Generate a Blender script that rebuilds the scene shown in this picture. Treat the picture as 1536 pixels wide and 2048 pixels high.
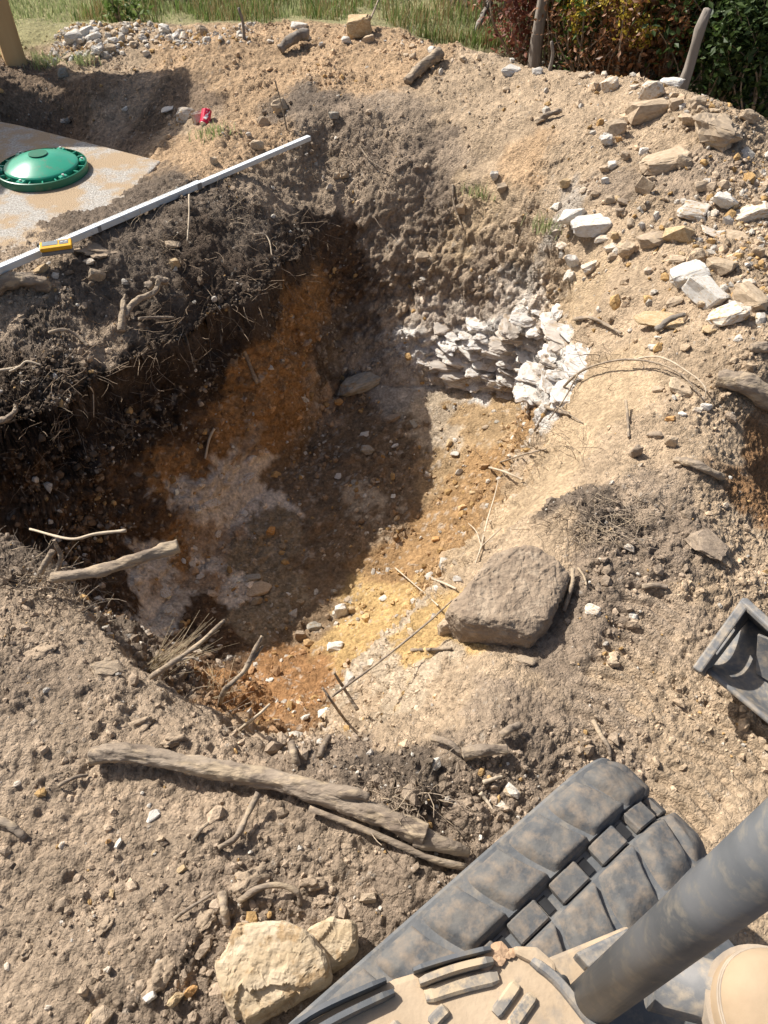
import bpy, bmesh, math, random
import numpy as np
from mathutils import Vector, Matrix
from mathutils.bvhtree import BVHTree

for o in list(bpy.data.objects):
    bpy.data.objects.remove(o, do_unlink=True)
random.seed(7)
RNG = np.random.default_rng(7)
scene = bpy.context.scene
col = scene.collection

# ------------------------------------------------------------------ camera, sky, sun, exposure
CAM_Z = 1.95
PITCH = math.radians(47)
FPX = 1538.0
cam_d = bpy.data.cameras.new('camera')
cam = bpy.data.objects.new('camera', cam_d)
col.objects.link(cam)
cam.location = (0, 0, CAM_Z)
cam.rotation_euler = (math.pi / 2 - PITCH, 0, 0)
cam_d.sensor_fit = 'VERTICAL'
cam_d.sensor_height = 24.0
cam_d.lens = 24.0 * FPX / 2048.0
cam_d.clip_start = 0.02
cam_d.clip_end = 2000
scene.camera = cam
scene.render.resolution_x = 768
scene.render.resolution_y = 1024

SUN = Vector((-0.68, 0.45, 0.86)).normalized()          # towards the sun
SUN_EL = math.asin(SUN.z)
SUN_ROT = math.atan2(SUN.x, SUN.y)
world = bpy.data.worlds.new('World')
scene.world = world
world.use_nodes = True
wn = world.node_tree.nodes
wl = world.node_tree.links
wn.clear()
sky = wn.new('ShaderNodeTexSky')
sky.sky_type = 'NISHITA'
sky.sun_disc = False
sky.sun_elevation = SUN_EL
sky.sun_rotation = SUN_ROT
sky.dust_density = 4.0
sky.ozone_density = 0.6
bg = wn.new('ShaderNodeBackground')
bg.inputs['Strength'].default_value = 0.088
wo = wn.new('ShaderNodeOutputWorld')
wl.new(sky.outputs[0], bg.inputs[0])
wl.new(bg.outputs[0], wo.inputs[0])
sun_d = bpy.data.lights.new('sun', 'SUN')
sun_d.energy = 5.0
sun_d.angle = math.radians(0.53)
sun_d.color = (1.0, 0.955, 0.88)
sun = bpy.data.objects.new('sun', sun_d)
sun.rotation_euler = SUN.to_track_quat('Z', 'Y').to_euler()
sun.location = (-6, 6, 10)
col.objects.link(sun)
vs = scene.view_settings
vs.view_transform = 'Standard'
vs.look = 'None'
vs.exposure = 0.52
vs.gamma = 1.0
vs.use_curve_mapping = False

# ------------------------------------------------------------------ helpers
SP, CP = math.sin(PITCH), math.cos(PITCH)


def ray(px, py):
    cx, cy = px - 768.0, 1024.0 - py
    return Vector((cx, FPX * CP + cy * SP, -(FPX * SP - cy * CP)))


def P(px, py, z):
    """the point at height z that the pixel direction meets"""
    d = ray(px, py)
    t = (z - CAM_Z) / d.z
    return Vector((d.x * t, d.y * t, z))


def tag(o, label=None, cat=None, group=None, kind=None):
    if label: o['label'] = label
    if cat: o['category'] = cat
    if group: o['group'] = group
    if kind: o['kind'] = kind
    return o


def link(name, me, mat=None, parent=None):
    o = bpy.data.objects.new(name, me)
    col.objects.link(o)
    if mat is not None and me is not None and len(me.materials) == 0:
        me.materials.append(mat)
    if parent is not None:
        o.parent = parent
    return o


def empty(name, loc, rz=0.0):
    o = bpy.data.objects.new(name, None)
    o.empty_display_size = 0.1
    col.objects.link(o)
    o.location = loc
    o.rotation_euler = (0, 0, rz)
    return o


def mesh_np(name, V, F, smooth=False, colors=None):
    V = np.ascontiguousarray(V, dtype=np.float32)
    F = np.ascontiguousarray(F, dtype=np.int32)
    me = bpy.data.meshes.new(name)
    n, k = F.shape
    me.vertices.add(len(V))
    me.vertices.foreach_set('co', V.ravel())
    me.loops.add(n * k)
    me.loops.foreach_set('vertex_index', F.ravel())
    me.polygons.add(n)
    me.polygons.foreach_set('loop_start', np.arange(0, n * k, k, dtype=np.int32))
    me.polygons.foreach_set('use_smooth', np.full(n, smooth, dtype=bool))
    if colors is not None:
        a = me.color_attributes.new('soil', 'FLOAT_COLOR', 'POINT')
        c = np.ones((len(V), 4), dtype=np.float32)
        c[:, :3] = colors
        a.data.foreach_set('color', c.ravel())
    me.update(calc_edges=True)
    return me


def bm_mesh(name, bm, smooth=False):
    bmesh.ops.recalc_face_normals(bm, faces=bm.faces)
    me = bpy.data.meshes.new(name)
    bm.to_mesh(me)
    bm.free()
    if smooth:
        for p in me.polygons: p.use_smooth = True
    return me


def box_bm(bm, c, s, mat=None, bevel=0.0, seg=2):
    """box with centre c and full size s, optional 3x3/4x4 matrix"""
    r = bmesh.ops.create_cube(bm, size=1.0)
    vv = r['verts']
    bmesh.ops.scale(bm, vec=s, verts=vv)
    if bevel > 0:
        ed = list({e for v in vv for e in v.link_edges})
        b = bmesh.ops.bevel(bm, geom=ed, offset=bevel, segments=seg, profile=0.5, affect='EDGES')
        vv = list({v for f in b['faces'] for v in f.verts} | {v for v in vv if v.is_valid})
    bmesh.ops.translate(bm, vec=c, verts=vv)
    if mat is not None:
        bmesh.ops.transform(bm, matrix=mat, verts=vv)
    return vv


# ------------------------------------------------------------------ numpy noise
def _h(ix, iy, iz, seed):
    h = (ix.astype(np.uint32) * np.uint32(374761393) + iy.astype(np.uint32) * np.uint32(668265263)
         + iz.astype(np.uint32) * np.uint32(2147483647) + np.uint32((seed * 974711 + 12345) & 0xffffffff))
    h = (h ^ (h >> np.uint32(13))) * np.uint32(1274126177)
    h = (h ^ (h >> np.uint32(16))) * np.uint32(2246822519)
    return h ^ (h >> np.uint32(15))


def noise3(Pn, seed=0):
    """value noise with cubic fade, about -1..1"""
    Pn = Pn.astype(np.float32)
    I = np.floor(Pn).astype(np.int32)
    f = (Pn - I).astype(np.float32)
    u = f * f * f * (f * (f * 6 - 15) + 10)
    out = np.zeros(len(Pn), dtype=np.float32)
    for dx in (0, 1):
        wx = u[:, 0] if dx else 1 - u[:, 0]
        for dy in (0, 1):
            wy = u[:, 1] if dy else 1 - u[:, 1]
            for dz in (0, 1):
                wz = u[:, 2] if dz else 1 - u[:, 2]
                h = _h(I[:, 0] + dx, I[:, 1] + dy, I[:, 2] + dz, seed)
                gx = (h & np.uint32(1023)).astype(np.float32) / 511.5 - 1
                gy = ((h >> np.uint32(10)) & np.uint32(1023)).astype(np.float32) / 511.5 - 1
                gz = ((h >> np.uint32(20)) & np.uint32(1023)).astype(np.float32) / 511.5 - 1
                out += wx * wy * wz * (gx * (f[:, 0] - dx) + gy * (f[:, 1] - dy) + gz * (f[:, 2] - dz))
    return out * 1.5


def fbm(Pn, octs=4, seed=0, gain=0.5, lac=2.03):
    a, s, out = 1.0, 1.0, 0
    for i in range(octs):
        out = out + a * noise3(Pn * s + 17.3 * i, seed + i)
        a *= gain
        s *= lac
    return out


def clods(Pn, seed, density=0.6, rmin=0.35, rmax=0.75, sharp=1.0):
    """height field of lumps, in cell units"""
    Pn = Pn.astype(np.float32)
    I = np.floor(Pn).astype(np.int32)
    out = np.zeros(len(Pn), dtype=np.float32)
    for dx in (-1, 0, 1):
        for dy in (-1, 0, 1):
            for dz in (-1, 0, 1):
                c = I + np.array([dx, dy, dz], dtype=np.int32)
                h = _h(c[:, 0], c[:, 1], c[:, 2], seed)
                jx = (h & np.uint32(255)).astype(np.float32) / 255
                jy = ((h >> np.uint32(8)) & np.uint32(255)).astype(np.float32) / 255
                jz = ((h >> np.uint32(16)) & np.uint32(255)).astype(np.float32) / 255
                k = (h >> np.uint32(24)).astype(np.float32) / 255
                r = rmin + (rmax - rmin) * k
                # skewed elliptical lumps
                ex = Pn[:, 0] - c[:, 0] - jx
                ey = (Pn[:, 1] - c[:, 1] - jy) * (0.75 + 0.6 * jz)
                ez = Pn[:, 2] - c[:, 2] - jz
                d2 = (ex * ex + ey * ey + ez * ez) / (r * r)
                hh = r * np.clip(1 - d2, 0, 1) ** (0.5 * sharp)
                hh[k > density] *= 0
                np.maximum(out, hh, out=out)
    return out


def facets(Pn, seed):
    """broken crust: every cell a tilted plane of its own level, about -1..1"""
    Pn = Pn.astype(np.float32)
    I = np.floor(Pn).astype(np.int32)
    best = np.full(len(Pn), 1e9, np.float32)
    out = np.zeros(len(Pn), np.float32)
    for dx in (-1, 0, 1):
        for dy in (-1, 0, 1):
            for dz in (-1, 0, 1):
                c = I + np.array([dx, dy, dz], dtype=np.int32)
                h = _h(c[:, 0], c[:, 1], c[:, 2], seed)
                jx = (h & np.uint32(255)).astype(np.float32) / 255
                jy = ((h >> np.uint32(8)) & np.uint32(255)).astype(np.float32) / 255
                jz = ((h >> np.uint32(16)) & np.uint32(255)).astype(np.float32) / 255
                k = (h >> np.uint32(24)).astype(np.float32) / 127.5 - 1
                ex = Pn[:, 0] - c[:, 0] - jx
                ey = Pn[:, 1] - c[:, 1] - jy
                ez = Pn[:, 2] - c[:, 2] - jz
                d2 = ex * ex + ey * ey + ez * ez
                mk = d2 < best
                hh = 0.6 * k + 1.1 * ((jy - .5) * ex + (jz - .5) * ey + (jx - .5) * ez)
                out[mk] = hh[mk]
                best[mk] = d2[mk]
    return out


# ------------------------------------------------------------------ the ground: control points -> base height
TOP = [  # (pixel x, pixel y, height) on the ground around the pit
    (0, 200, -.02), (150, 190, 0), (300, 200, 0), (400, 240, -.02), (300, 275, -.14), (150, 235, -.14), (20, 240, -.14),
    (345, 330, .0), (300, 362, -.0), (215, 430, .02), (120, 466, -.02), (300, 420, .04), (0, 486, -.06),
    (90, 350, -.2), (40, 420, -.15), (180, 320, -.2), (230, 350, -.16), (150, 420, -.12),
    (0, 540, -.02), (112, 495, -.01), (230, 430, .0), (350, 380, .01), (480, 330, .01), (560, 302, -.03), (620, 275, .02),
    (100, 560, -.06), (250, 500, -.02), (400, 440, -.02), (520, 400, -.07), (590, 395, -.2), (640, 400, -.27),
    (520, 470, -.13), (440, 540, -.18), (300, 600, -.2), (200, 640, -.2), (0, 640, -.1), (100, 720, -.22),
    (450, 260, .03), (540, 230, .05), (450, 180, .06), (600, 200, .14), (700, 180, .14), (850, 180, .17), (1000, 200, .2),
    (640, 320, -.12), (720, 335, -.1), (700, 250, .08), (800, 270, .08),
    (1100, 250, .25), (1200, 300, .25), (1300, 300, .3), (1150, 400, .1), (1250, 450, .14), (1400, 300, .36), (1500, 310, .34),
    (1536, 400, .28), (1400, 430, .22), (1536, 560, .2), (1300, 560, .08), (1400, 620, .14), (1200, 560, -.06),
    (1250, 700, -.04), (1400, 760, .08), (1536, 760, .12), (1220, 850, -.04), (1300, 900, .03), (1430, 930, .04),
    (1525, 960, -.16), (1600, 950, -.2), (1400, 1080, .04), (1250, 1050, .06), (1160, 1010, .05), (1200, 1200, .0), (1350, 1250, .0),
    (1100, 1350, .0), (1250, 1450, .0), (1450, 1550, .0), (1000, 1450, .02), (870, 1500, .03), (700, 1510, .01),
    (900, 1600, .03), (1100, 1600, -.02), (1300, 1700, -.02),
    (0, 1120, -.1), (60, 1250, .0), (180, 1290, .0), (200, 1450, .05), (400, 1500, .03),
    (300, 1600, .05), (100, 1600, .05), (100, 1900, .05), (300, 1950, .05), (500, 1700, .05), (700, 1750, .01), (600, 2000, .0),
    (150, 66, .14), (300, 78, .15), (500, 75, .17), (700, 75, .2), (900, 95, .24), (1000, 115, .28), (1150, 145, .34),
    (1250, 155, .4), (1350, 170, .45), (1420, 205, .46), (1500, 235, .42), (80, 130, .0), (250, 130, .06), (600, 130, .12),
    (1300, 230, .36), (1200, 200, .3), (150, 50, .07), (300, 52, .1), (500, 54, .12), (700, 54, .14), (830, 66, .17),
]
RIM = [  # (pixel x, pixel y, height, wall profile exponent)
    (648, 445, -.29, 1.0), (600, 495, -.25, .55), (520, 570, -.24, .45), (400, 630, -.26, .42), (240, 715, -.27, .4),
    (120, 800, -.28, .4), (0, 835, -.28, .4), (-230, 880, -.25, .4), (-330, 980, -.2, .5), (-200, 1030, -.15, .6),
    (0, 1065, -.12, .6), (120, 1165, -.1, .6), (230, 1285, -.06, .6), (330, 1375, -.04, .6), (440, 1445, -.03, .6),
    (520, 1495, -.04, .7), (640, 1475, -.04, .7), (760, 1450, -.04, 1.0), (860, 1395, -.05, 1.1), (892, 1300, -.06, 1.15),
    (915, 1225, -.08, 1.2), (1000, 1110, -.08, 1.3), (1085, 1000, -.1, 1.3), (1150, 900, -.1, 1.3), (1180, 790, -.13, 1.25),
    (1185, 690, -.14, 1.15), (1160, 560, -.1, 1.3), (1110, 410, .04, 1.5), (970, 305, .06, 1.55), (860, 272, .07, 1.5),
    (770, 290, .02, 1.6), (688, 368, -.18, 1.7),
]
FLOOR = [
    (695, 765, -1.22), (620, 880, -1.3), (520, 985, -1.32), (430, 1090, -1.36), (350, 1170, -1.38), (300, 1240, -1.38),
    (420, 1300, -1.4), (500, 1370, -1.38), (560, 1415, -1.3), (640, 1400, -1.25), (720, 1345, -1.22), (775, 1290, -1.22),
    (830, 1190, -1.26), (900, 1110, -1.24), (960, 1010, -1.2), (1020, 910, -1.12), (1080, 810, -1.02), (985, 780, -1.12),
    (880, 772, -1.18), (780, 775, -1.2),
]
FLP = [(760, 860, -1.28), (870, 900, -1.3), (850, 1050, -1.36), (700, 1050, -1.4), (600, 1100, -1.44), (560, 1180, -1.46),
       (680, 1220, -1.46), (780, 1180, -1.36), (600, 1330, -1.4), (500, 1250, -1.46)]

top_w = [P(*c) for c in TOP]
for c in TOP:
    if c[1] <= 240 and c[2] >= .14 and (c[0], c[1]) in [(900, 95), (1000, 115), (1150, 145), (1250, 155), (1350, 170), (1420, 205), (1500, 235)]:
        q = P(*c)
        h2 = Vector((q.x, q.y, 0)).normalized()
        top_w.append(Vector((q.x, q.y, 0)) + h2 * .38 + Vector((0, 0, q.z - .2)))
        top_w.append(Vector((q.x, q.y, 0)) + h2 * .8 + Vector((0, 0, max(-.05, q.z - .45))))
WEXT = [(-4, 1, 0), (-4, 3, 0), (-4, 5, 0), (-4, 7.5, 0), (-2.6, 8, -.03), (-1, 7.9, -.03), (0.6, 7.7, 0.0), (2, 7.3, 0.02), (3.6, 6.4, .05),
        (-4, 9.5, 0), (-1.5, 9.5, 0), (1, 9.5, 0), (4, 9.5, 0), (4, 8, 0), (2.9, 5.6, -.05), (3.8, 4.6, .1), (3.5, 3.2, .15),
        (3, 2, .05), (3.5, 0.5, 0), (2, .3, 0), (.8, -.2, 0), (-.6, -.2, 0), (-2, .3, 0), (-2.6, 1.2, 0), (-2.5, 2.0, -.1), (-3, -.2, 0), (1.2, .5, 0),
        (-3.0, 3.4, -.05), (-3.0, 5.0, -.05)]
top_w = np.array([tuple(v) for v in top_w] + WEXT + [tuple(P(a, b, c)) for a, b, c, _ in RIM])
rim_w = np.array([tuple(P(a, b, c)) + (e,) for a, b, c, e in RIM])
flo_w = np.array([tuple(P(*c)) for c in FLOOR])
flp_w = np.concatenate([flo_w, np.array([tuple(P(*c)) for c in FLP])])


def tps_fit(C, lam):
    X = C[:, :2]
    n = len(X)
    d = np.linalg.norm(X[:, None] - X[None], axis=2)
    K = np.where(d > 0, d * d * np.log(d + 1e-9), 0)
    A = np.zeros((n + 3, n + 3))
    A[:n, :n] = K + lam * np.eye(n)
    A[:n, n] = 1
    A[:n, n + 1:] = X
    A[n, :n] = 1
    A[n + 1:, :n] = X.T
    b = np.zeros(n + 3)
    b[:n] = C[:, 2]
    return X, np.linalg.solve(A, b)


def tps_eval(T, XY):
    X, w = T
    n = len(X)
    out = np.empty(len(XY))
    for s in range(0, len(XY), 100000):
        q = XY[s:s + 100000]
        d2 = ((q[:, None, 0] - X[None, :, 0]) ** 2 + (q[:, None, 1] - X[None, :, 1]) ** 2).astype(np.float32)
        K = 0.5 * d2 * np.log(d2 + 1e-12)
        out[s:s + 100000] = K @ w[:n].astype(np.float32) + w[n] + q @ w[n + 1:]
    return out


T_TOP = tps_fit(top_w, 0.004)
T_FLO = tps_fit(flp_w, 0.004)


def poly_dist(poly, XY, attr=None):
    """distance to a closed polygon, inside mask and interpolated attribute"""
    n = len(poly)
    best = np.full(len(XY), 1e9)
    inside = np.zeros(len(XY), bool)
    av = np.zeros(len(XY))
    aw = np.zeros(len(XY))
    x, y = XY[:, 0], XY[:, 1]
    for i in range(n):
        a, b = poly[i, :2], poly[(i + 1) % n, :2]
        e = b - a
        t = np.clip(((x - a[0]) * e[0] + (y - a[1]) * e[1]) / (e @ e), 0, 1)
        d = (x - a[0] - t * e[0]) ** 2 + (y - a[1] - t * e[1]) ** 2
        best = np.minimum(best, d)
        if attr is not None:
            w = 1.0 / (d + 0.003) ** 2
            av += w * (attr[i] * (1 - t) + attr[(i + 1) % n] * t)
            aw += w
        c = ((a[1] > y) != (b[1] > y)) & (x < (b[0] - a[0]) * (y - a[1]) / (b[1] - a[1] + 1e-12) + a[0])
        inside ^= c
    return np.sqrt(best), inside, (av / aw if attr is not None else None)


def base_height(XY):
    q = np.concatenate([XY, np.zeros((len(XY), 1))], axis=1)
    wx = 0.05 * fbm(q * 2.2, 3, 31) + 0.02 * noise3(q * 9, 35)
    wy = 0.05 * fbm(q * 2.2 + 50, 3, 41) + 0.02 * noise3(q * 9 + 50, 45)
    W = XY + np.stack([wx, wy], axis=1)
    zt = np.clip(tps_eval(T_TOP, XY), -0.4, 0.5)
    zf = np.clip(tps_eval(T_FLO, W), -1.6, -0.95)
    d1, in1, ex = poly_dist(rim_w, W, rim_w[:, 3])
    d2, in2, _ = poly_dist(flo_w, W)
    t = np.where(in1, d1 / (d1 + np.where(in2, 0, d2) + 1e-6), 0.0)
    f = np.clip(t, 0, 1) ** ex
    # soften the two ends of the profile a little
    f = np.where(in2, 1.0, f)
    z = zt * (1 - f) + zf * f
    # rounded lip
    lip = np.exp(-(d1 / 0.09) ** 2)
    return z - 0.03 * lip, f


# adaptive grid: even steps over the surface, finer near the viewer
NX, NY = 890, 960
XR, YR = (-3.7, 3.9), (-0.35, 9.6)
n0 = 260
gx, gy = np.meshgrid(np.linspace(*XR, n0), np.linspace(*YR, n0))


def redis(A, B, axis):
    """redistribute grid lines along one axis by weighted arc length"""
    if axis == 0:
        return tuple(m.T for m in redis(A.T, B.T, 1))
    z, _ = base_height(np.stack([A.ravel(), B.ravel()], 1))
    Z = z.reshape(A.shape)
    # blur z a little across lines so that neighbours agree
    for _ in range(6):
        Z[1:-1] = 0.25 * Z[:-2] + 0.5 * Z[1:-1] + 0.25 * Z[2:]
    ds = np.sqrt(np.diff(A, axis=1) ** 2 + np.diff(B, axis=1) ** 2 + np.diff(Z, axis=1) ** 2)
    mx, my, mz = [0.5 * (m[:, 1:] + m[:, :-1]) for m in (A, B, Z)]
    dist = np.sqrt(mx ** 2 + my ** 2 + (mz - CAM_Z) ** 2)
    off = np.clip(np.abs(mx) - 0.45 * np.sqrt(my ** 2 + 3.5) - 0.15, 0, 9)
    w = ds / (0.6 + dist) / (1 + 2.5 * off) / (1 + 0.35 * np.clip(my - 6.5, 0, 9))
    for _ in range(25):
        w[1:-1] = 0.25 * w[:-2] + 0.5 * w[1:-1] + 0.25 * w[2:]
    c = np.concatenate([np.zeros((len(w), 1)), np.cumsum(w, axis=1)], axis=1)
    c /= c[:, -1:]
    u = np.linspace(0, 1, A.shape[1])
    A2 = np.stack([np.interp(u, c[i], A[i]) for i in range(len(A))])
    B2 = np.stack([np.interp(u, c[i], B[i]) for i in range(len(A))])
    return A2, B2


gx, gy = redis(gx, gy, 1)
gx, gy = redis(gx, gy, 0)
gx, gy = redis(gx, gy, 1)


def upsample(G, ny, nx):
    a = np.linspace(0, 1, G.shape[1])
    u = np.linspace(0, 1, nx)
    G = np.stack([np.interp(u, a, r) for r in G])
    a = np.linspace(0, 1, G.shape[0])
    u = np.linspace(0, 1, ny)
    return np.stack([np.interp(u, a, c) for c in G.T]).T


X = upsample(gx, NY, NX)
Y = upsample(gy, NY, NX)
zb, fw = base_height(np.stack([X.ravel(), Y.ravel()], 1))
Z = zb.reshape(X.shape)
FW = fw.reshape(X.shape)
B3 = np.stack([X, Y, Z], axis=2)


def grid_normals(G):
    du = np.gradient(G, axis=1)
    dv = np.gradient(G, axis=0)
    n = np.cross(du, dv)
    return n / (np.linalg.norm(n, axis=2, keepdims=True) + 1e-9)


def grid_bvh(G, st):
    g = G[::st, ::st]
    h, w = g.shape[:2]
    idx = np.arange(h * w).reshape(h, w)
    q = np.stack([idx[:-1, :-1], idx[:-1, 1:], idx[1:, 1:], idx[1:, :-1]], -1).reshape(-1, 4)
    return BVHTree.FromPolygons(g.reshape(-1, 3).tolist(), q.tolist())


bvh0 = grid_bvh(B3, 4)
CAMV = Vector((0, 0, CAM_Z))


def hit(px, py, tree=None):
    d = ray(px, py).normalized()
    loc, nor, i, dist = (tree or bvh).ray_cast(CAMV, d)
    if loc is None:
        loc = P(px, min(py, 2000), 0.0)
        nor = Vector((0, 0, 1))
    if nor.z < 0: nor = -nor
    return loc, nor


# soil kinds: albedo, lump strength, layering, smooth dust
SOIL = {
    'tan':    ((.4, .302, .205), .88, 0), 'tanp':  ((.365, .278, .198), .95, 0), 'ytan': ((.43, .32, .205), .3, 0),
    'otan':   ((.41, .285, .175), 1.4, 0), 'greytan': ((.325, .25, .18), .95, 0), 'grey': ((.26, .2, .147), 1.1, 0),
    'dkgrey': ((.16, .125, .095), 1.3, 0), 'humus': ((.085, .062, .045), 1.5, 0), 'black': ((.05, .036, .027), 1.6, 0),  # black: overhang shade put into the soil colour
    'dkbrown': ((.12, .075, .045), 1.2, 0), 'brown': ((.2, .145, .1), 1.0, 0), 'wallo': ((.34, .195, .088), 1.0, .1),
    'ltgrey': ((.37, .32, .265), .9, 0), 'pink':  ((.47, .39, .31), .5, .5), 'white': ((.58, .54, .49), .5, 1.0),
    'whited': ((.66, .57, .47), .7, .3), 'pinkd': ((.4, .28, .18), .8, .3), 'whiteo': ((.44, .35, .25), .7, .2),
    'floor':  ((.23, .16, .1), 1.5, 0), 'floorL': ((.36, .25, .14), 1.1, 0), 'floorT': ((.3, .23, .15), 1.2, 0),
    'orangef': ((.33, .205, .1), 1.15, 0), 'orangeb': ((.31, .17, .078), 1.1, 0), 'ochre': ((.46, .31, .14), .7, 0),
    'obrown': ((.26, .15, .075), 1.0, 0), 'grassy': ((.27, .25, .13), .5, 0), 'litter': ((.13, .1, .065), .9, 0),
}
CPTS = {
    'tan': [(1040, 500), (890, 500), (200, 115), (1000, 150), (1200, 180), (1300, 200), (350, 250), (900, 200), (1000, 240), (1100, 230), (1200, 230), (1330, 280),
            (1500, 300), (960, 300), (1150, 330), (1050, 450), (1180, 480), (1300, 450), (1450, 430), (1120, 540), (1250, 560), (1350, 560),
            (1450, 500), (1180, 650), (1250, 650), (1400, 700), (1350, 820), (1500, 700), (1060, 890), (1200, 900), (1300, 850), (1420, 880),
            (1000, 1080), (1120, 1090), (1480, 1080), (1450, 1150), (960, 1340), (1050, 1380), (1350, 1400), (700, 1440), (780, 1470),
            (850, 1420), (1400, 1560), (1480, 1650), (1010, 1330), (1300, 1330), (820, 1440)],
    'otan': [(400, 110), (600, 120), (800, 130), (450, 180), (450, 260), (560, 175), (760, 165), (430, 320), (520, 290), (1050, 330), (400, 290), (680, 160)],
    'ytan': [(950, 430), (930, 480), (1200, 520), (1200, 760), (1230, 820), (1110, 930), (1060, 1020), (1170, 600), (1160, 850), (1000, 1060)],
    'tanp': [(250, 1600), (100, 1700), (180, 1480), (330, 1480), (450, 1640)],
    'greytan': [(650, 350), (620, 395), (585, 345), (700, 330), (980, 520), (950, 580), (545, 385), (760, 250), (250, 220), (780, 220), (1450, 330), (640, 310), (900, 330), (1250, 380), (1380, 370), (600, 370), (700, 400), (780, 400),
                (80, 560), (800, 480), (900, 560), (220, 690), (800, 600), (1300, 1000), (100, 1200), (1300, 1250), (150, 1300), (1250, 1380),
                (950, 1450), (1200, 1500), (100, 1500), (300, 1430), (400, 1720), (200, 1850), (100, 1980), (700, 1700), (30, 620)],
    'grey': [(700, 290), (760, 300), (820, 330), (680, 235), (860, 420), (840, 540), (1350, 1080), (1150, 1200), (1250, 1150), (50, 1350),
             (1150, 1330), (650, 1510), (1050, 1470), (950, 1560), (1000, 1500), (500, 1800), (350, 1950), (780, 1760), (1180, 1120), (850, 300)],
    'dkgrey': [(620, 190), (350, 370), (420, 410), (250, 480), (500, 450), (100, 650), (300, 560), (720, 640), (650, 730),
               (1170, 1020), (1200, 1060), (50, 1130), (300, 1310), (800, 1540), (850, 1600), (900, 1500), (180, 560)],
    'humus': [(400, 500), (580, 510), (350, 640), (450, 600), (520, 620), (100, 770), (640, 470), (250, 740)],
    'black': [(300, 800), (150, 900), (420, 720), (60, 880), (230, 850)],  # shade below the overhanging root mat, painted near-black on the wall
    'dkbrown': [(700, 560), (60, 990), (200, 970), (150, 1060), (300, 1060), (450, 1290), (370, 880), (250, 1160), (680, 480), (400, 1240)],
    'brown': [(50, 180), (150, 220), (300, 250), (60, 230), (380, 210)],
    'wallo': [(600, 600), (640, 570), (560, 690), (480, 790), (560, 780), (350, 920), (450, 870), (360, 1100), (540, 850), (600, 690)],
    'ltgrey': [(1090, 470), (1020, 545), (760, 690), (780, 780), (740, 700)],
    'pink': [(860, 640), (1000, 610), (920, 620), (1090, 640), (880, 600)],
    'white': [(900, 700), (1050, 660), (1060, 720), (960, 740), (870, 740), (1130, 710), (1090, 795), (1120, 775), (1000, 690), (830, 690)],
    'whited': [(500, 960), (395, 1120), (560, 1010), (480, 930), (440, 1030), (300, 1130), (330, 1220), (470, 1190), (520, 930), (420, 980)],
    'pinkd': [(620, 760), (420, 1080), (350, 1150), (400, 1160), (640, 800), (500, 880)],
    'whiteo': [(880, 800), (832, 1338), (905, 885), (755, 1025), (750, 1320)],
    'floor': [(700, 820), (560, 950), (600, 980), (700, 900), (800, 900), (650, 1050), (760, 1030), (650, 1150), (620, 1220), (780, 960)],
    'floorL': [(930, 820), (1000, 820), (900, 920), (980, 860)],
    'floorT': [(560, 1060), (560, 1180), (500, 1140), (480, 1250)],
    'orangef': [(980, 920), (860, 1040), (950, 1000), (800, 1120), (880, 1120), (1040, 900), (920, 1080)],
    'orangeb': [(560, 1340), (620, 1340), (500, 1400), (600, 1400), (660, 1380)],
    'ochre': [(740, 1190), (820, 1230), (700, 1290), (870, 1270), (780, 1260)],
    'obrown': [(1515, 950), (600, 1460), (1510, 1000)],
    'grassy': [(60, 60), (200, 20), (500, 15), (700, 25), (900, 40), (350, 10), (100, 20)],
    'litter': [(1100, 60), (1300, 90), (1480, 150), (1000, 30)],
}
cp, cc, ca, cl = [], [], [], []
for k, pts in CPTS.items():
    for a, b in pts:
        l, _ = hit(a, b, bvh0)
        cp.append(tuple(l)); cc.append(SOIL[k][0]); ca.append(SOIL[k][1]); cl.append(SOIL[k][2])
for gx_, gy_ in [(-3.6, 8), (-2, 8.5), (0, 8.8), (-3.6, 9.4), (1.5, 9.3), (3.5, 9), (-3.6, 6.8)]:
    cp.append((gx_, gy_, 0)); cc.append(SOIL['grassy'][0]); ca.append(.5); cl.append(0)
for gx_, gy_ in [(2.5, 7), (3.6, 6), (3.6, 7.5), (2, 6.2)]:
    cp.append((gx_, gy_, 0)); cc.append(SOIL['litter'][0]); ca.append(.9); cl.append(0)
for gx_, gy_ in [(-3.4, 1), (3.4, 1), (3.4, 3), (-3.4, 3.5), (0, -.2), (-2.6, 2), (2.4, .5), (-3.4, 5)]:
    cp.append((gx_, gy_, 0)); cc.append(SOIL['greytan'][0]); ca.append(.9); cl.append(0)
cp = np.array(cp, np.float32)
pale = np.array([1 if (c[0] > .34 and l > .15) or c in (SOIL['whiteo'][0],) else 0 for c, l in zip(cc, cl)], bool)
catt = np.concatenate([np.array(cc), np.array(ca)[:, None], np.array(cl)[:, None]], 1).astype(np.float32)


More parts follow.
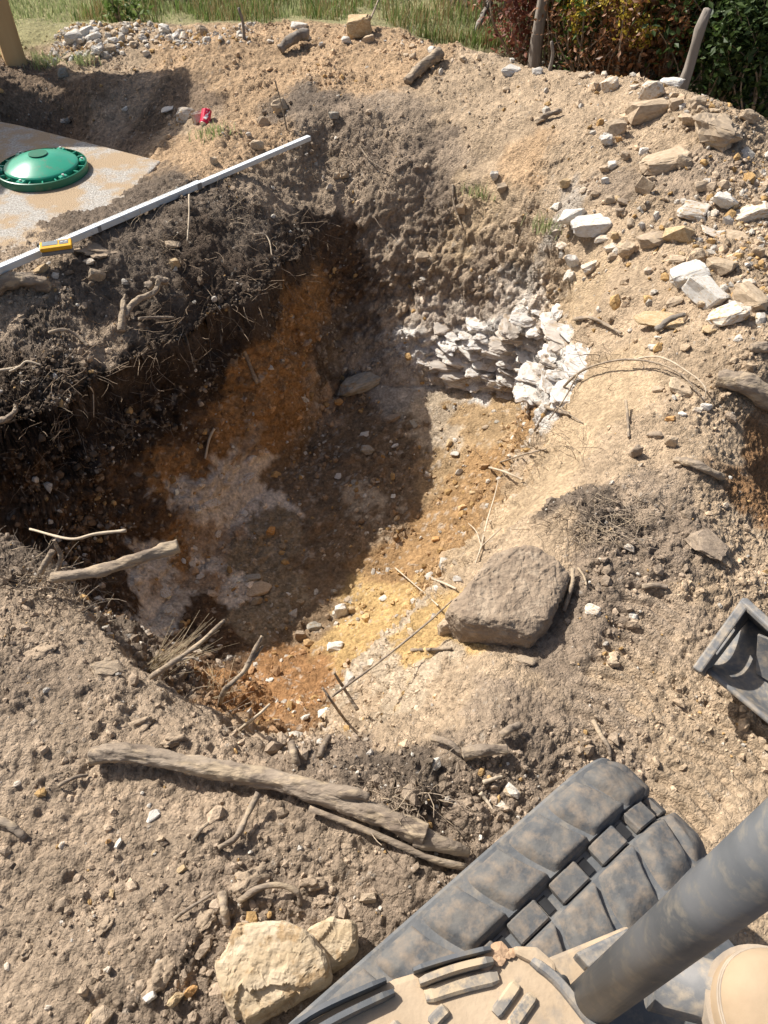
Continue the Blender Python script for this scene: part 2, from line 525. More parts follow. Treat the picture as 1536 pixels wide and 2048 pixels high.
def soil_at(Q):
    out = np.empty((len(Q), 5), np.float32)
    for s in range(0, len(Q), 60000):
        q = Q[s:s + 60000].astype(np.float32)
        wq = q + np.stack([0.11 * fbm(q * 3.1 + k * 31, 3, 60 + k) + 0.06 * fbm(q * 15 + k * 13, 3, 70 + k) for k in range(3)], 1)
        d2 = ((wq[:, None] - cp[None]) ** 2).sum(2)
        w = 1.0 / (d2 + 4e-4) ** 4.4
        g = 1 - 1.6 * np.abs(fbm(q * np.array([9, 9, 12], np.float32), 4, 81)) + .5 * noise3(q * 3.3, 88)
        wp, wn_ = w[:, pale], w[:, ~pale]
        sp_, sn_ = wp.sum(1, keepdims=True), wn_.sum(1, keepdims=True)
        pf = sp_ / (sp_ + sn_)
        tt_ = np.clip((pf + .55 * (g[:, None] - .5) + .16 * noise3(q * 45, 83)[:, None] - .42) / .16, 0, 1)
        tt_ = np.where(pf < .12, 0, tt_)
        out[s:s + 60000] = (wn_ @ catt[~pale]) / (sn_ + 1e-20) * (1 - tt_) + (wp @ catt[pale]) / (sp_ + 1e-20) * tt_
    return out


Q = B3.reshape(-1, 3).astype(np.float32)
# colours are evaluated on every second vertex row/column and interpolated
sub = B3[::2, ::2]
sa = soil_at(sub.reshape(-1, 3)).reshape(sub.shape[0], sub.shape[1], 5)


def up2(A):
    ys = np.arange(NY) / 2.0
    xs = np.arange(NX) / 2.0
    y0 = np.minimum(ys.astype(int), A.shape[0] - 1); y1 = np.minimum(y0 + 1, A.shape[0] - 1); fy = (ys - y0)[:, None, None]
    x0 = np.minimum(xs.astype(int), A.shape[1] - 1); x1 = np.minimum(x0 + 1, A.shape[1] - 1); fx = (xs - x0)[None, :, None]
    r0 = A[y0][:, x0] * (1 - fx) + A[y0][:, x1] * fx
    r1 = A[y1][:, x0] * (1 - fx) + A[y1][:, x1] * fx
    return r0 * (1 - fy) + r1 * fy


att = up2(sa).reshape(-1, 5)
amp = att[:, 3]
lay = att[:, 4]
wall = np.clip(1.6 * np.sin(np.clip(FW.ravel(), 0, 1) * math.pi), 0, 1).astype(np.float32)
patch = 0.5 + 0.5 * np.clip(fbm(Q * 1.7, 3, 90) * 1.6 + 0.25, -1, 1)
patch2 = 0.5 + 0.5 * np.clip(fbm(Q * 4.3, 2, 95) * 1.8, -1, 1)
disp = 0.032 * fbm(Q * 2.6, 3, 1) * (0.4 + 0.6 * amp)
wq = Q + 0.02 * np.stack([noise3(Q * 14 + 9 * k, 100 + k) for k in range(3)], 1)
packed = np.clip((fbm(Q * 1.35 + 7, 3, 131) + .12) * 3.2, 0, 1) * (1 - wall)
packed *= np.clip(.3 + .9 * np.clip((Q[:, 0] - .0) * 2, 0, 1) * np.clip((4.9 - Q[:, 1]) * 2, 0, 1), 0, 1)
packed = np.maximum(packed, np.clip((.5 - amp) * 4, 0, 1))
amp = amp * (1 - .55 * packed)
lumpy = 1 - 0.8 * wall
disp += lumpy * amp * (0.2 + 0.8 * patch) * 0.12 * 0.34 * clods(wq / 0.12, 11, .42)
wq2 = Q + 0.012 * np.stack([fbm(Q * 40 + 9 * k, 2, 105 + k) for k in range(3)], 1)
disp += lumpy * amp * (0.25 + 0.75 * patch2) * 0.055 * 0.40 * clods(wq2 / 0.055, 12, .5)
wf = Q + 0.022 * np.stack([fbm(Q * 26 + 9 * k, 2, 110 + k) for k in range(3)], 1)
disp += amp * (0.15 + 0.85 * patch2) * 0.014 * facets(wf / 0.085, 14)
wf = Q + 0.01 * np.stack([noise3(Q * 60 + 9 * k, 120 + k) for k in range(3)], 1)
disp += amp * (0.35 + 0.65 * patch) * 0.008 * facets(wf / 0.034, 15)
disp += amp * (0.4 + 0.6 * patch2) * 0.026 * 0.5 * clods(wf / 0.026, 13, .5)
disp += (0.2 + 0.8 * amp) * (0.0042 * facets(wf / 0.015, 16) + 0.008 * fbm(Q * 38, 3, 5))
# machine track prints on the right flat
for (pa, pb_, hw, per) in (((1175, 1490), (1330, 1165), .11, .05), ((1330, 1660), (1560, 1340), .1, .05)):
    a_, b_ = P(*pa, 0), P(*pb_, 0)
    ax = (b_ - a_).length
    ex_, ey_ = (b_.x - a_.x) / ax, (b_.y - a_.y) / ax
    al = (Q[:, 0] - a_.x) * ex_ + (Q[:, 1] - a_.y) * ey_
    ac = -(Q[:, 0] - a_.x) * ey_ + (Q[:, 1] - a_.y) * ex_
    mk = np.clip((hw - np.abs(ac)) / .025, 0, 1) * np.clip(al / .06, 0, 1) * np.clip((ax - al) / .06, 0, 1) * np.clip(.45 + 1.4 * patch2, 0, 1)
    disp = disp * (1 - .65 * mk) + mk * (-.012 + .009 * np.clip(2.2 * np.sin((al + .25 * np.abs(ac)) / per * 2 * math.pi) + .6, -1, 1))
# crumbling steep walls: jagged, with vertical streaks
Qs = Q * np.array([1, 1, 0.35], np.float32)
disp += wall * (0.03 * fbm(Q * 3.6, 3, 21) + 0.011 * fbm(Qs * 34, 3, 22) + 0.03 * np.abs(fbm(Q * 15, 3, 23)) + 0.014 * facets(wf / 0.05, 27))
# kaolin: stacked broken ledges near the foot of the back wall
zz = Q[:, 2] * 11 + 1.3 * noise3(Q * np.array([2.2, 2.2, 1], np.float32), 25) + .28 * fbm(Q * 7, 2, 28) + .5 * Q[:, 0]
fr = zz - np.floor(zz)
saw = np.where(fr < .82, fr / .82, (1 - fr) / .18)
brk = np.clip(.7 + 1.1 * noise3(Q * np.array([4, 4, 9], np.float32), 29), .1, 1.2)
wl = np.clip(FW.ravel() * 4, 0, 1) * np.clip((1 - FW.ravel()) * 14, 0, 1)
disp += np.clip(lay - .25, 0, 1) * 1.33 * wl * (0.035 * saw * brk + .014 * facets(Q * np.array([14, 14, 24], np.float32), 30))
Nrm = grid_normals(B3).reshape(-1, 3)
Nrm[Nrm[:, 2] < 0] *= -1
edge = np.clip(np.minimum(np.minimum(X - XR[0], XR[1] - X), np.minimum(Y - YR[0], YR[1] - Y)) / 0.4, 0, 1).ravel()
V = Q + Nrm * (disp * edge)[:, None]
G = V.reshape(NY, NX, 3)
# surface colour: patches of drier / damper soil, pale specks
cvar = 1 + 0.2 * fbm(Q * 5, 3, 51) + 0.2 * fbm(Q * 27, 3, 55)
pit = np.clip(FW.ravel() * 3, 0, 1)
pc1 = facets(wf / 0.034 + 40, 61)
pc2 = facets(wf / 0.014 + 80, 62)
cvar = cvar + (0.08 + .16 * pit) * pc1 + (0.08 + .1 * pit) * pc2
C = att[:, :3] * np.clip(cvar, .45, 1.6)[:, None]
chip = (pc1 > .62) & (FW.ravel() > .25)
C[chip] = C[chip] * .45 + np.array([.46, .4, .33]) * .55
spk = (noise3(Q * 70, 57) > 0.62) & (noise3(Q * 3, 58) > -0.1)
C[spk] = C[spk] * 0.55 + np.array([.5, .45, .38]) * 0.45
C = np.clip(C, 0.01, .85)


def pad(Gr, ks):
    d = np.array(ks)
    L = np.repeat(Gr[:, :1], len(ks), 1).copy(); L[:, :, 0] -= d[None, ::-1]
    R_ = np.repeat(Gr[:, -1:], len(ks), 1).copy(); R_[:, :, 0] += d[None, :]
    Gr = np.concatenate([L, Gr, R_], 1)
    T = np.repeat(Gr[:1], len(ks), 0).copy(); T[:, :, 1] -= d[::-1, None]
    B_ = np.repeat(Gr[-1:], len(ks), 0).copy(); B_[:, :, 1] += d[:, None]
    return np.concatenate([T, Gr, B_], 0)


KS = [1.5, 6, 25, 120, 600]
GP = pad(G, KS)
nk = len(KS)
m = np.ones(GP.shape[:2], bool); m[nk:-nk, nk:-nk] = False
GP[:, :, 2][m] = GP[:, :, 2][m] * 0.3
CPd = np.pad(C.reshape(NY, NX, 3), ((nk, nk), (nk, nk), (0, 0)), mode='edge')
h_, w_ = GP.shape[:2]
ids = np.arange(h_ * w_).reshape(h_, w_)
FQ = np.stack([ids[:-1, :-1], ids[:-1, 1:], ids[1:, 1:], ids[1:, :-1]], -1).reshape(-1, 4)


# ------------------------------------------------------------------ materials
def nodes_of(name):
    mt = bpy.data.materials.new(name)
    mt.use_nodes = True
    nt = mt.node_tree
    bs = nt.nodes['Principled BSDF']
    return mt, nt, bs


def attr_mat(name, rough=0.95, bump=0.5, bscale=160, vary=0.25, dist=0.004):
    mt, nt, bs = nodes_of(name)
    a = nt.nodes.new('ShaderNodeAttribute'); a.attribute_name = 'soil'
    g = nt.nodes.new('ShaderNodeNewGeometry')
    n1 = nt.nodes.new('ShaderNodeTexNoise'); n1.inputs['Scale'].default_value = bscale; n1.inputs['Detail'].default_value = 5
    n2 = nt.nodes.new('ShaderNodeTexNoise'); n2.inputs['Scale'].default_value = bscale * .35; n2.inputs['Detail'].default_value = 4
    nt.links.new(g.outputs['Position'], n1.inputs['Vector'])
    nt.links.new(g.outputs['Position'], n2.inputs['Vector'])
    mr = nt.nodes.new('ShaderNodeMapRange')
    mr.inputs[1].default_value = .3; mr.inputs[2].default_value = .7
    mr.inputs[3].default_value = 1 - vary; mr.inputs[4].default_value = 1 + vary
    nt.links.new(n2.outputs['Fac'], mr.inputs[0])
    vm = nt.nodes.new('ShaderNodeVectorMath'); vm.operation = 'SCALE'
    nt.links.new(a.outputs['Color'], vm.inputs[0])
    nt.links.new(mr.outputs[0], vm.inputs['Scale'])
    nt.links.new(vm.outputs[0], bs.inputs['Base Color'])
    vo = nt.nodes.new('ShaderNodeTexVoronoi'); vo.inputs['Scale'].default_value = bscale * .55
    vw = nt.nodes.new('ShaderNodeVectorMath'); vw.operation = 'MULTIPLY_ADD'
    nt.links.new(n2.outputs['Color'], vw.inputs[0]); vw.inputs[1].default_value = (.02, .02, .02)
    nt.links.new(g.outputs['Position'], vw.inputs[2]); nt.links.new(vw.outputs[0], vo.inputs['Vector'])
    ad = nt.nodes.new('ShaderNodeMath'); ad.operation = 'SUBTRACT'
    nt.links.new(n1.outputs['Fac'], ad.inputs[0]); nt.links.new(vo.outputs['Distance'], ad.inputs[1])
    n1.inputs['Roughness'].default_value = .7
    b = nt.nodes.new('ShaderNodeBump'); b.inputs['Strength'].default_value = bump; b.inputs['Distance'].default_value = dist
    nt.links.new(ad.outputs[0], b.inputs['Height'])
    nt.links.new(b.outputs[0], bs.inputs['Normal'])
    bs.inputs['Roughness'].default_value = rough
    bs.inputs['Specular IOR Level'].default_value = 0.15
    return mt


def pmat(name, c1, c2, scale=12, rough=0.8, bump=0.4, bscale=60, dist=0.004, c3=None, t3=0.62, stretch=None, spec=0.3, metal=0, detail=6, s3=None, soft=.05):
    if name.startswith(("rock_", "clod_", "ledge_")): bscale, dist = 11, .0028      # stones are unit meshes scaled to size
    """two colours mixed by noise, optional third colour in patches, noise bump (object coordinates)"""
    mt, nt, bs = nodes_of(name)
    tc = nt.nodes.new('ShaderNodeTexCoord')
    src = tc.outputs['Object']
    if stretch:
        mp = nt.nodes.new('ShaderNodeMapping'); mp.inputs['Scale'].default_value = stretch
        nt.links.new(src, mp.inputs[0]); src = mp.outputs[0]
    n = nt.nodes.new('ShaderNodeTexNoise'); n.inputs['Scale'].default_value = scale; n.inputs['Detail'].default_value = detail
    nt.links.new(src, n.inputs['Vector'])
    r = nt.nodes.new('ShaderNodeValToRGB')
    r.color_ramp.elements[0].position = .36; r.color_ramp.elements[1].position = .64
    r.color_ramp.elements[0].color = (*c1, 1); r.color_ramp.elements[1].color = (*c2, 1)
    nt.links.new(n.outputs['Fac'], r.inputs[0])
    out = r.outputs[0]
    if c3:
        n3 = nt.nodes.new('ShaderNodeTexNoise'); n3.inputs['Scale'].default_value = s3 or scale * .6; n3.inputs['Detail'].default_value = 8
        n3.inputs['Roughness'].default_value = .65
        mp3 = nt.nodes.new('ShaderNodeMapping'); mp3.inputs['Location'].default_value = (3.1, 7.7, 1.3)
        nt.links.new(src, mp3.inputs[0]); nt.links.new(mp3.outputs[0], n3.inputs['Vector'])
        m3 = nt.nodes.new('ShaderNodeMapRange'); m3.inputs[1].default_value = t3 - soft; m3.inputs[2].default_value = t3 + soft
        nt.links.new(n3.outputs['Fac'], m3.inputs[0])
        mx = nt.nodes.new('ShaderNodeMix'); mx.data_type = 'RGBA'
        nt.links.new(m3.outputs[0], mx.inputs[0]); nt.links.new(out, mx.inputs[6]); mx.inputs[7].default_value = (*c3, 1)
        out = mx.outputs[2]
    nt.links.new(out, bs.inputs['Base Color'])
    nb = nt.nodes.new('ShaderNodeTexNoise'); nb.inputs['Scale'].default_value = bscale; nb.inputs['Detail'].default_value = 8
    nt.links.new(src, nb.inputs['Vector'])
    b = nt.nodes.new('ShaderNodeBump'); b.inputs['Strength'].default_value = bump; b.inputs['Distance'].default_value = dist
    nt.links.new(nb.outputs['Fac'], b.inputs['Height']); nt.links.new(b.outputs[0], bs.inputs['Normal'])
    bs.inputs['Roughness'].default_value = rough
    bs.inputs['Specular IOR Level'].default_value = spec
    bs.inputs['Metallic'].default_value = metal
    return mt


M = {}
M['soil'] = attr_mat('soil', bump=1.0, bscale=190, vary=.28, dist=.007)
M['clod'] = attr_mat('clod', bump=0.6, bscale=260, vary=.25)
DUST = (.42, .32, .215)
M['rock_tan'] = pmat('rock_tan', (.4, .305, .205), (.5, .395, .28), 9, .9, .8, 45, .008, c3=(.33, .25, .17), t3=.57)
M['rock_grey'] = pmat('rock_grey', (.3, .235, .17), (.4, .315, .225), 10, .9, .8, 45, .008, c3=(.43, .33, .22), t3=.57)
M['rock_white'] = pmat('rock_white', (.52, .49, .44), (.62, .595, .55), 8, .85, .7, 40, .008, c3=(.48, .37, .25), t3=.58, s3=14)
M['rock_whitetan'] = pmat('rock_whitetan', (.5, .43, .34), (.6, .555, .49), 12, .88, .5, 40, .006, c3=(.42, .28, .15), t3=.56)
M['rock_ochre'] = pmat('rock_ochre', (.42, .3, .165), (.53, .42, .27), 9, .9, .9, 45, .009, c3=(.36, .24, .12), t3=.55, s3=22)
M['rock_orange'] = pmat('rock_orange', (.42, .22, .08), (.5, .3, .13), 9, .9, .6, 50, .005, c3=(.5, .38, .22), t3=.6)
M['rock_brown'] = pmat('rock_brown', (.22, .17, .125), (.3, .235, .175), 9, .95, .9, 60, .01, c3=(.36, .28, .2), t3=.55)
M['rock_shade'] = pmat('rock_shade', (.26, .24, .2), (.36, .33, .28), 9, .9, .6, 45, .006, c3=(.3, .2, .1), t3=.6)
M['ledge_white'] = pmat('ledge_white', (.52, .49, .45), (.62, .59, .55), 4, .94, .8, 18, .01, c3=(.4, .33, .26), t3=.56, s3=4)
M['ledge_pink'] = pmat('ledge_pink', (.4, .35, .3), (.49, .44, .385), 4, .94, .8, 18, .01, c3=(.37, .29, .21), t3=.56, s3=4)
M['boulder_crust'] = pmat('boulder_crust', (.225, .17, .122), (.3, .23, .165), 22, .96, 1.0, 110, .006, c3=(.35, .275, .2), t3=.56, s3=30)
M['split_ochre'] = pmat('split_ochre', (.41, .315, .2), (.5, .405, .285), 12, .9, .9, 90, .004, c3=(.36, .25, .14), t3=.56, s3=18)
M['clod_dark'] = pmat('clod_dark', (.27, .205, .145), (.34, .262, .185), 14, .97, 1.0, 80, .012, c3=(.39, .3, .21), t3=.55)
M['bark'] = pmat('bark', (.17, .132, .1), (.31, .25, .19), 18, .95, 1.0, 75, .01, c3=(.37, .29, .2), t3=.53, stretch=(.3, .8, 1), s3=30)
M['root'] = pmat('root', (.17, .125, .085), (.27, .2, .14), 25, .95, .7, 90, .004, c3=(.4, .3, .2), t3=.6)
M['rootpale'] = pmat('rootpale', (.42, .34, .25), (.55, .46, .34), 25, .95, .5, 90, .003)
M['greywood'] = pmat('greywood', (.17, .145, .12), (.29, .255, .22), 10, .95, .9, 40, .006, stretch=(1, 1, .12), c3=(.14, .115, .09), t3=.6)
M['straw'] = pmat('straw', (.36, .28, .18), (.5, .41, .28), 30, .9, .2, 90, .002)
M['concrete'] = pmat('concrete', (.3, .27, .235), (.5, .475, .435), 75, .95, 1.0, 120, .01, c3=(.4, .295, .19), t3=.475, s3=3.4)
M['lidgreen'] = pmat('lidgreen', (.02, .27, .165), (.03, .31, .195), 6, .3, .08, 60, .002, c3=(.12, .24, .16), t3=.58, s3=14, spec=.5)
M['liddark'] = pmat('liddark', (.008, .12, .065), (.012, .15, .085), 6, .42, .1, 60, .002, c3=(.14, .18, .11), t3=.64, spec=.45)
M['zinc'] = pmat('zinc', (.5, .5, .5), (.6, .6, .6), 20, .4, .1, 80, .001, metal=.9)
M['rodwhite'] = pmat('rodwhite', (.62, .66, .68), (.68, .71, .73), 12, .5, .1, 80, .001, c3=(.5, .43, .33), t3=.6, s3=25)
M['rodside'] = pmat('rodside', (.5, .53, .54), (.58, .6, .6), 12, .45, .1, 80, .001, c3=(.4, .33, .25), t3=.66)
M['black'] = pmat('black', (.012, .012, .013), (.025, .025, .026), 20, .5, .2, 80, .001)
M['yellow'] = pmat('yellow', (.62, .32, .015), (.7, .38, .02), 15, .45, .1, 80, .001, c3=(.5, .36, .16), t3=.68)
M['greyplastic'] = pmat('greyplastic', (.14, .145, .15), (.2, .2, .2), 15, .55, .1, 80, .001)
M['screen'] = pmat('screen', (.2, .23, .24), (.27, .3, .31), 8, .2, .02, 80, .001)
M['red'] = pmat('red', (.55, .012, .05), (.62, .02, .07), 15, .35, .2, 60, .002)
M['silver'] = pmat('silver', (.6, .6, .6), (.7, .7, .7), 15, .35, .2, 60, .002, metal=.8)
M['whiteprint'] = pmat('whiteprint', (.75, .7, .7), (.8, .78, .78), 15, .5, .1, 60, .001)
M['timber'] = pmat('timber', (.46, .3, .14), (.58, .41, .21), 6, .85, .4, 30, .003, stretch=(1, 1, .1), c3=(.36, .23, .11), t3=.6)
M['rubber'] = pmat('rubber', (.09, .096, .103), (.145, .147, .148), 14, .8, .5, 70, .004, c3=(.25, .215, .17), t3=.62, s3=30, spec=.3, soft=.14)
M['lug'] = pmat('lug', (.085, .088, .092), (.14, .134, .124), 26, .85, .5, 110, .003, c3=(.22, .178, .138), t3=.57, s3=40, spec=.3, soft=.13)
M['blacksteel'] = pmat('blacksteel', (.07, .076, .083), (.115, .12, .127), 10, .5, .2, 60, .002, c3=(.17, .155, .13), t3=.6, s3=36, spec=.45, soft=.1)
M['dustysteel'] = pmat('dustysteel', (.11, .115, .122), (.2, .195, .19), 16, .65, .35, 70, .003, c3=(.36, .3, .225), t3=.58, s3=40, spec=.4, soft=.14)
M['dustytan'] = pmat('dustytan', (.36, .275, .188), (.44, .34, .235), 14, .92, .5, 90, .003, c3=(.22, .2, .175), t3=.62, s3=16, soft=.1)
M['reddirt'] = pmat('reddirt', (.36, .23, .14), (.45, .3, .19), 25, .95, .8, 60, .006)
M['rib'] = pmat('rib', (.12, .125, .13), (.3, .26, .21), 22, .7, .3, 60, .003, c3=(.46, .36, .24), t3=.52, s3=18)
M['leather'] = pmat('leather', (.3, .22, .14), (.38, .285, .19), 10, .8, .3, 90, .003)
M['stitch'] = pmat('stitch', (.3, .25, .2), (.4, .33, .25), 30, .8, .3, 90, .002)
M['ash'] = pmat('ash', (.6, .58, .56), (.7, .68, .65), 15, .9, .3, 60, .003)


def leaf_mat(name, c1, c2, trans=.25, rough=.5):
    mt, nt, bs = nodes_of(name)
    g = nt.nodes.new('ShaderNodeNewGeometry')
    r = nt.nodes.new('ShaderNodeValToRGB')
    r.color_ramp.elements[0].color = (*c1, 1); r.color_ramp.elements[1].color = (*c2, 1)
    nt.links.new(g.outputs['Random Per Island'], r.inputs[0])
    nt.links.new(r.outputs[0], bs.inputs['Base Color'])
    bs.inputs['Roughness'].default_value = rough
    bs.inputs['Specular IOR Level'].default_value = .3
    t = nt.nodes.new('ShaderNodeBsdfTranslucent')
    nt.links.new(r.outputs[0], t.inputs['Color'])
    mx = nt.nodes.new('ShaderNodeMixShader'); mx.inputs[0].default_value = trans
    nt.links.new(bs.outputs[0], mx.inputs[1]); nt.links.new(t.outputs[0], mx.inputs[2])
    nt.links.new(mx.outputs[0], nt.nodes['Material Output'].inputs['Surface'])
    return mt


M['grass'] = leaf_mat('grass', (.19, .25, .09), (.45, .46, .25), .4, .6)
M['drygrass'] = leaf_mat('drygrass', (.3, .2, .09), (.42, .33, .17), .2, .7)
M['leafgreen'] = leaf_mat('leafgreen', (.04, .09, .015), (.12, .19, .04), .4)
M['leafshade'] = leaf_mat('leafshade', (.025, .05, .012), (.08, .12, .035), .3)  # leaf green darkened to paint in the shade of backlit foliage
M['leafred'] = leaf_mat('leafred', (.12, .035, .025), (.24, .09, .05), .25)
M['leafrust'] = leaf_mat('leafrust', (.12, .06, .03), (.3, .14, .06), .2)
M['flower'] = leaf_mat('flower', (.38, .28, .03), (.52, .41, .06), .2)
M['weedgreen'] = leaf_mat('weedgreen', (.08, .14, .03), (.22, .28, .09), .4)

# ------------------------------------------------------------------ ground sheet
me = mesh_np('ground', GP.reshape(-1, 3), FQ, True, CPd.reshape(-1, 3))
ground = link('ground', me, M['soil'])
tag(ground, kind='structure')
bvh = grid_bvh(G, 2)



# ------------------------------------------------------------------ stones
def hull_mesh(name, seed, sub=1, blocky=.5, rough=.05, bevel=.05):
    """angular stone of unit size, -0.5..0.5"""
    r = random.Random(seed)
    bm = bmesh.new()
    pts = []
    sk = [r.uniform(-.35, .35) for _ in range(3)]
    for sx in (-1, 1):
        for sy in (-1, 1):
            for sz in (-1, 1):
                j = lambda: 1 - r.random() * (1.15 - blocky) * .95
                p = Vector((sx * j(), sy * j(), sz * j()))
                p.x += sk[0] * p.y * (1 - blocky * .5); p.z += sk[1] * p.x * .6; p.y += sk[2] * p.z * .7
                pts.append(p * (.86 + .1 * blocky))
    for _ in range(9 if blocky > .25 else 34):
        v = Vector((r.gauss(0, 1), r.gauss(0, 1), r.gauss(0, 1))).normalized()
        v *= (1.0 + .08 * r.random()) / (max(abs(v.x), abs(v.y), abs(v.z), .8) if blocky > .25 else 1)
        pts.append(v)
    for p in pts: bm.verts.new(p * .5)
    rr = bmesh.ops.convex_hull(bm, input=bm.verts)
    bad = [e for e in rr['geom_interior'] + rr['geom_unused'] if isinstance(e, bmesh.types.BMVert)]
    bmesh.ops.delete(bm, geom=list(set(bad)), context='VERTS')
    bmesh.ops.dissolve_limit(bm, angle_limit=.12, verts=bm.verts, edges=bm.edges)
    if bevel: bmesh.ops.bevel(bm, geom=list(bm.edges), offset=bevel, segments=1, profile=.6, affect='EDGES', clamp_overlap=True)
    bmesh.ops.triangulate(bm, faces=bm.faces)
    if sub:
        bmesh.ops.subdivide_edges(bm, edges=list(bm.edges), cuts=sub, use_grid_fill=True)
        bmesh.ops.triangulate(bm, faces=bm.faces)
        bm.normal_update()
        A = np.array([v.co[:] for v in bm.verts])
        d = 1.5 * rough * fbm(A * 3.2 + seed, 3, seed % 50) - rough * np.abs(noise3(A * 2.6 + seed, 3)) + rough * .5 * facets(A * 4.5 + seed, 7)
        for v, k in zip(bm.verts, d): v.co += v.normal * float(k)
    return bm_mesh(name, bm, blocky <= .25)


def place_rock(name, px, py, w, h, mat, seed, tilt=0.0, flat=None, sub=1, blocky=.5, rough=.05, bevel=.05, deep=.62, lean=0.0, mesh=None, sink=.22):
    """stone whose outline is about w x h photo pixels, resting where the pixel direction meets the ground"""
    loc, nor = hit(px, py + h * .22)
    v = loc - CAMV
    dist = v.dot(Vector((0, CP, -SP)))
    el = math.asin(min(1, -v.normalized().z))
    W = w * dist / FPX
    H = h * dist / FPX
    dp = min(W * deep, .75 * H / max(math.sin(el), .2))
    ht = max(.32 * H, (H - dp * math.sin(el)) / max(math.cos(el), .35))
    ht = min(ht, 1.1 * max(W, dp))
    if flat: ht *= flat
    me = mesh or hull_mesh(name, seed, sub, blocky, rough, bevel)
    o = link(name, me, M[mat])
    az = math.atan2(v.x, v.y)
    up = (Vector((0, 0, 1)) * .55 + nor * .45).normalized()
    fwd = Vector((math.sin(az), math.cos(az), 0))
    rt = fwd.cross(up).normalized()
    fwd = up.cross(rt)
    rot = Matrix((rt, fwd, up)).transposed()
    rot = rot @ Matrix.Rotation(tilt, 3, 'Z') @ Matrix.Rotation(lean, 3, 'Y')
    o.matrix_world = Matrix.Translation(loc + up * ht * (.5 - sink)) @ rot.to_4x4() @ Matrix.Diagonal((W, dp, ht, 1))
    return o


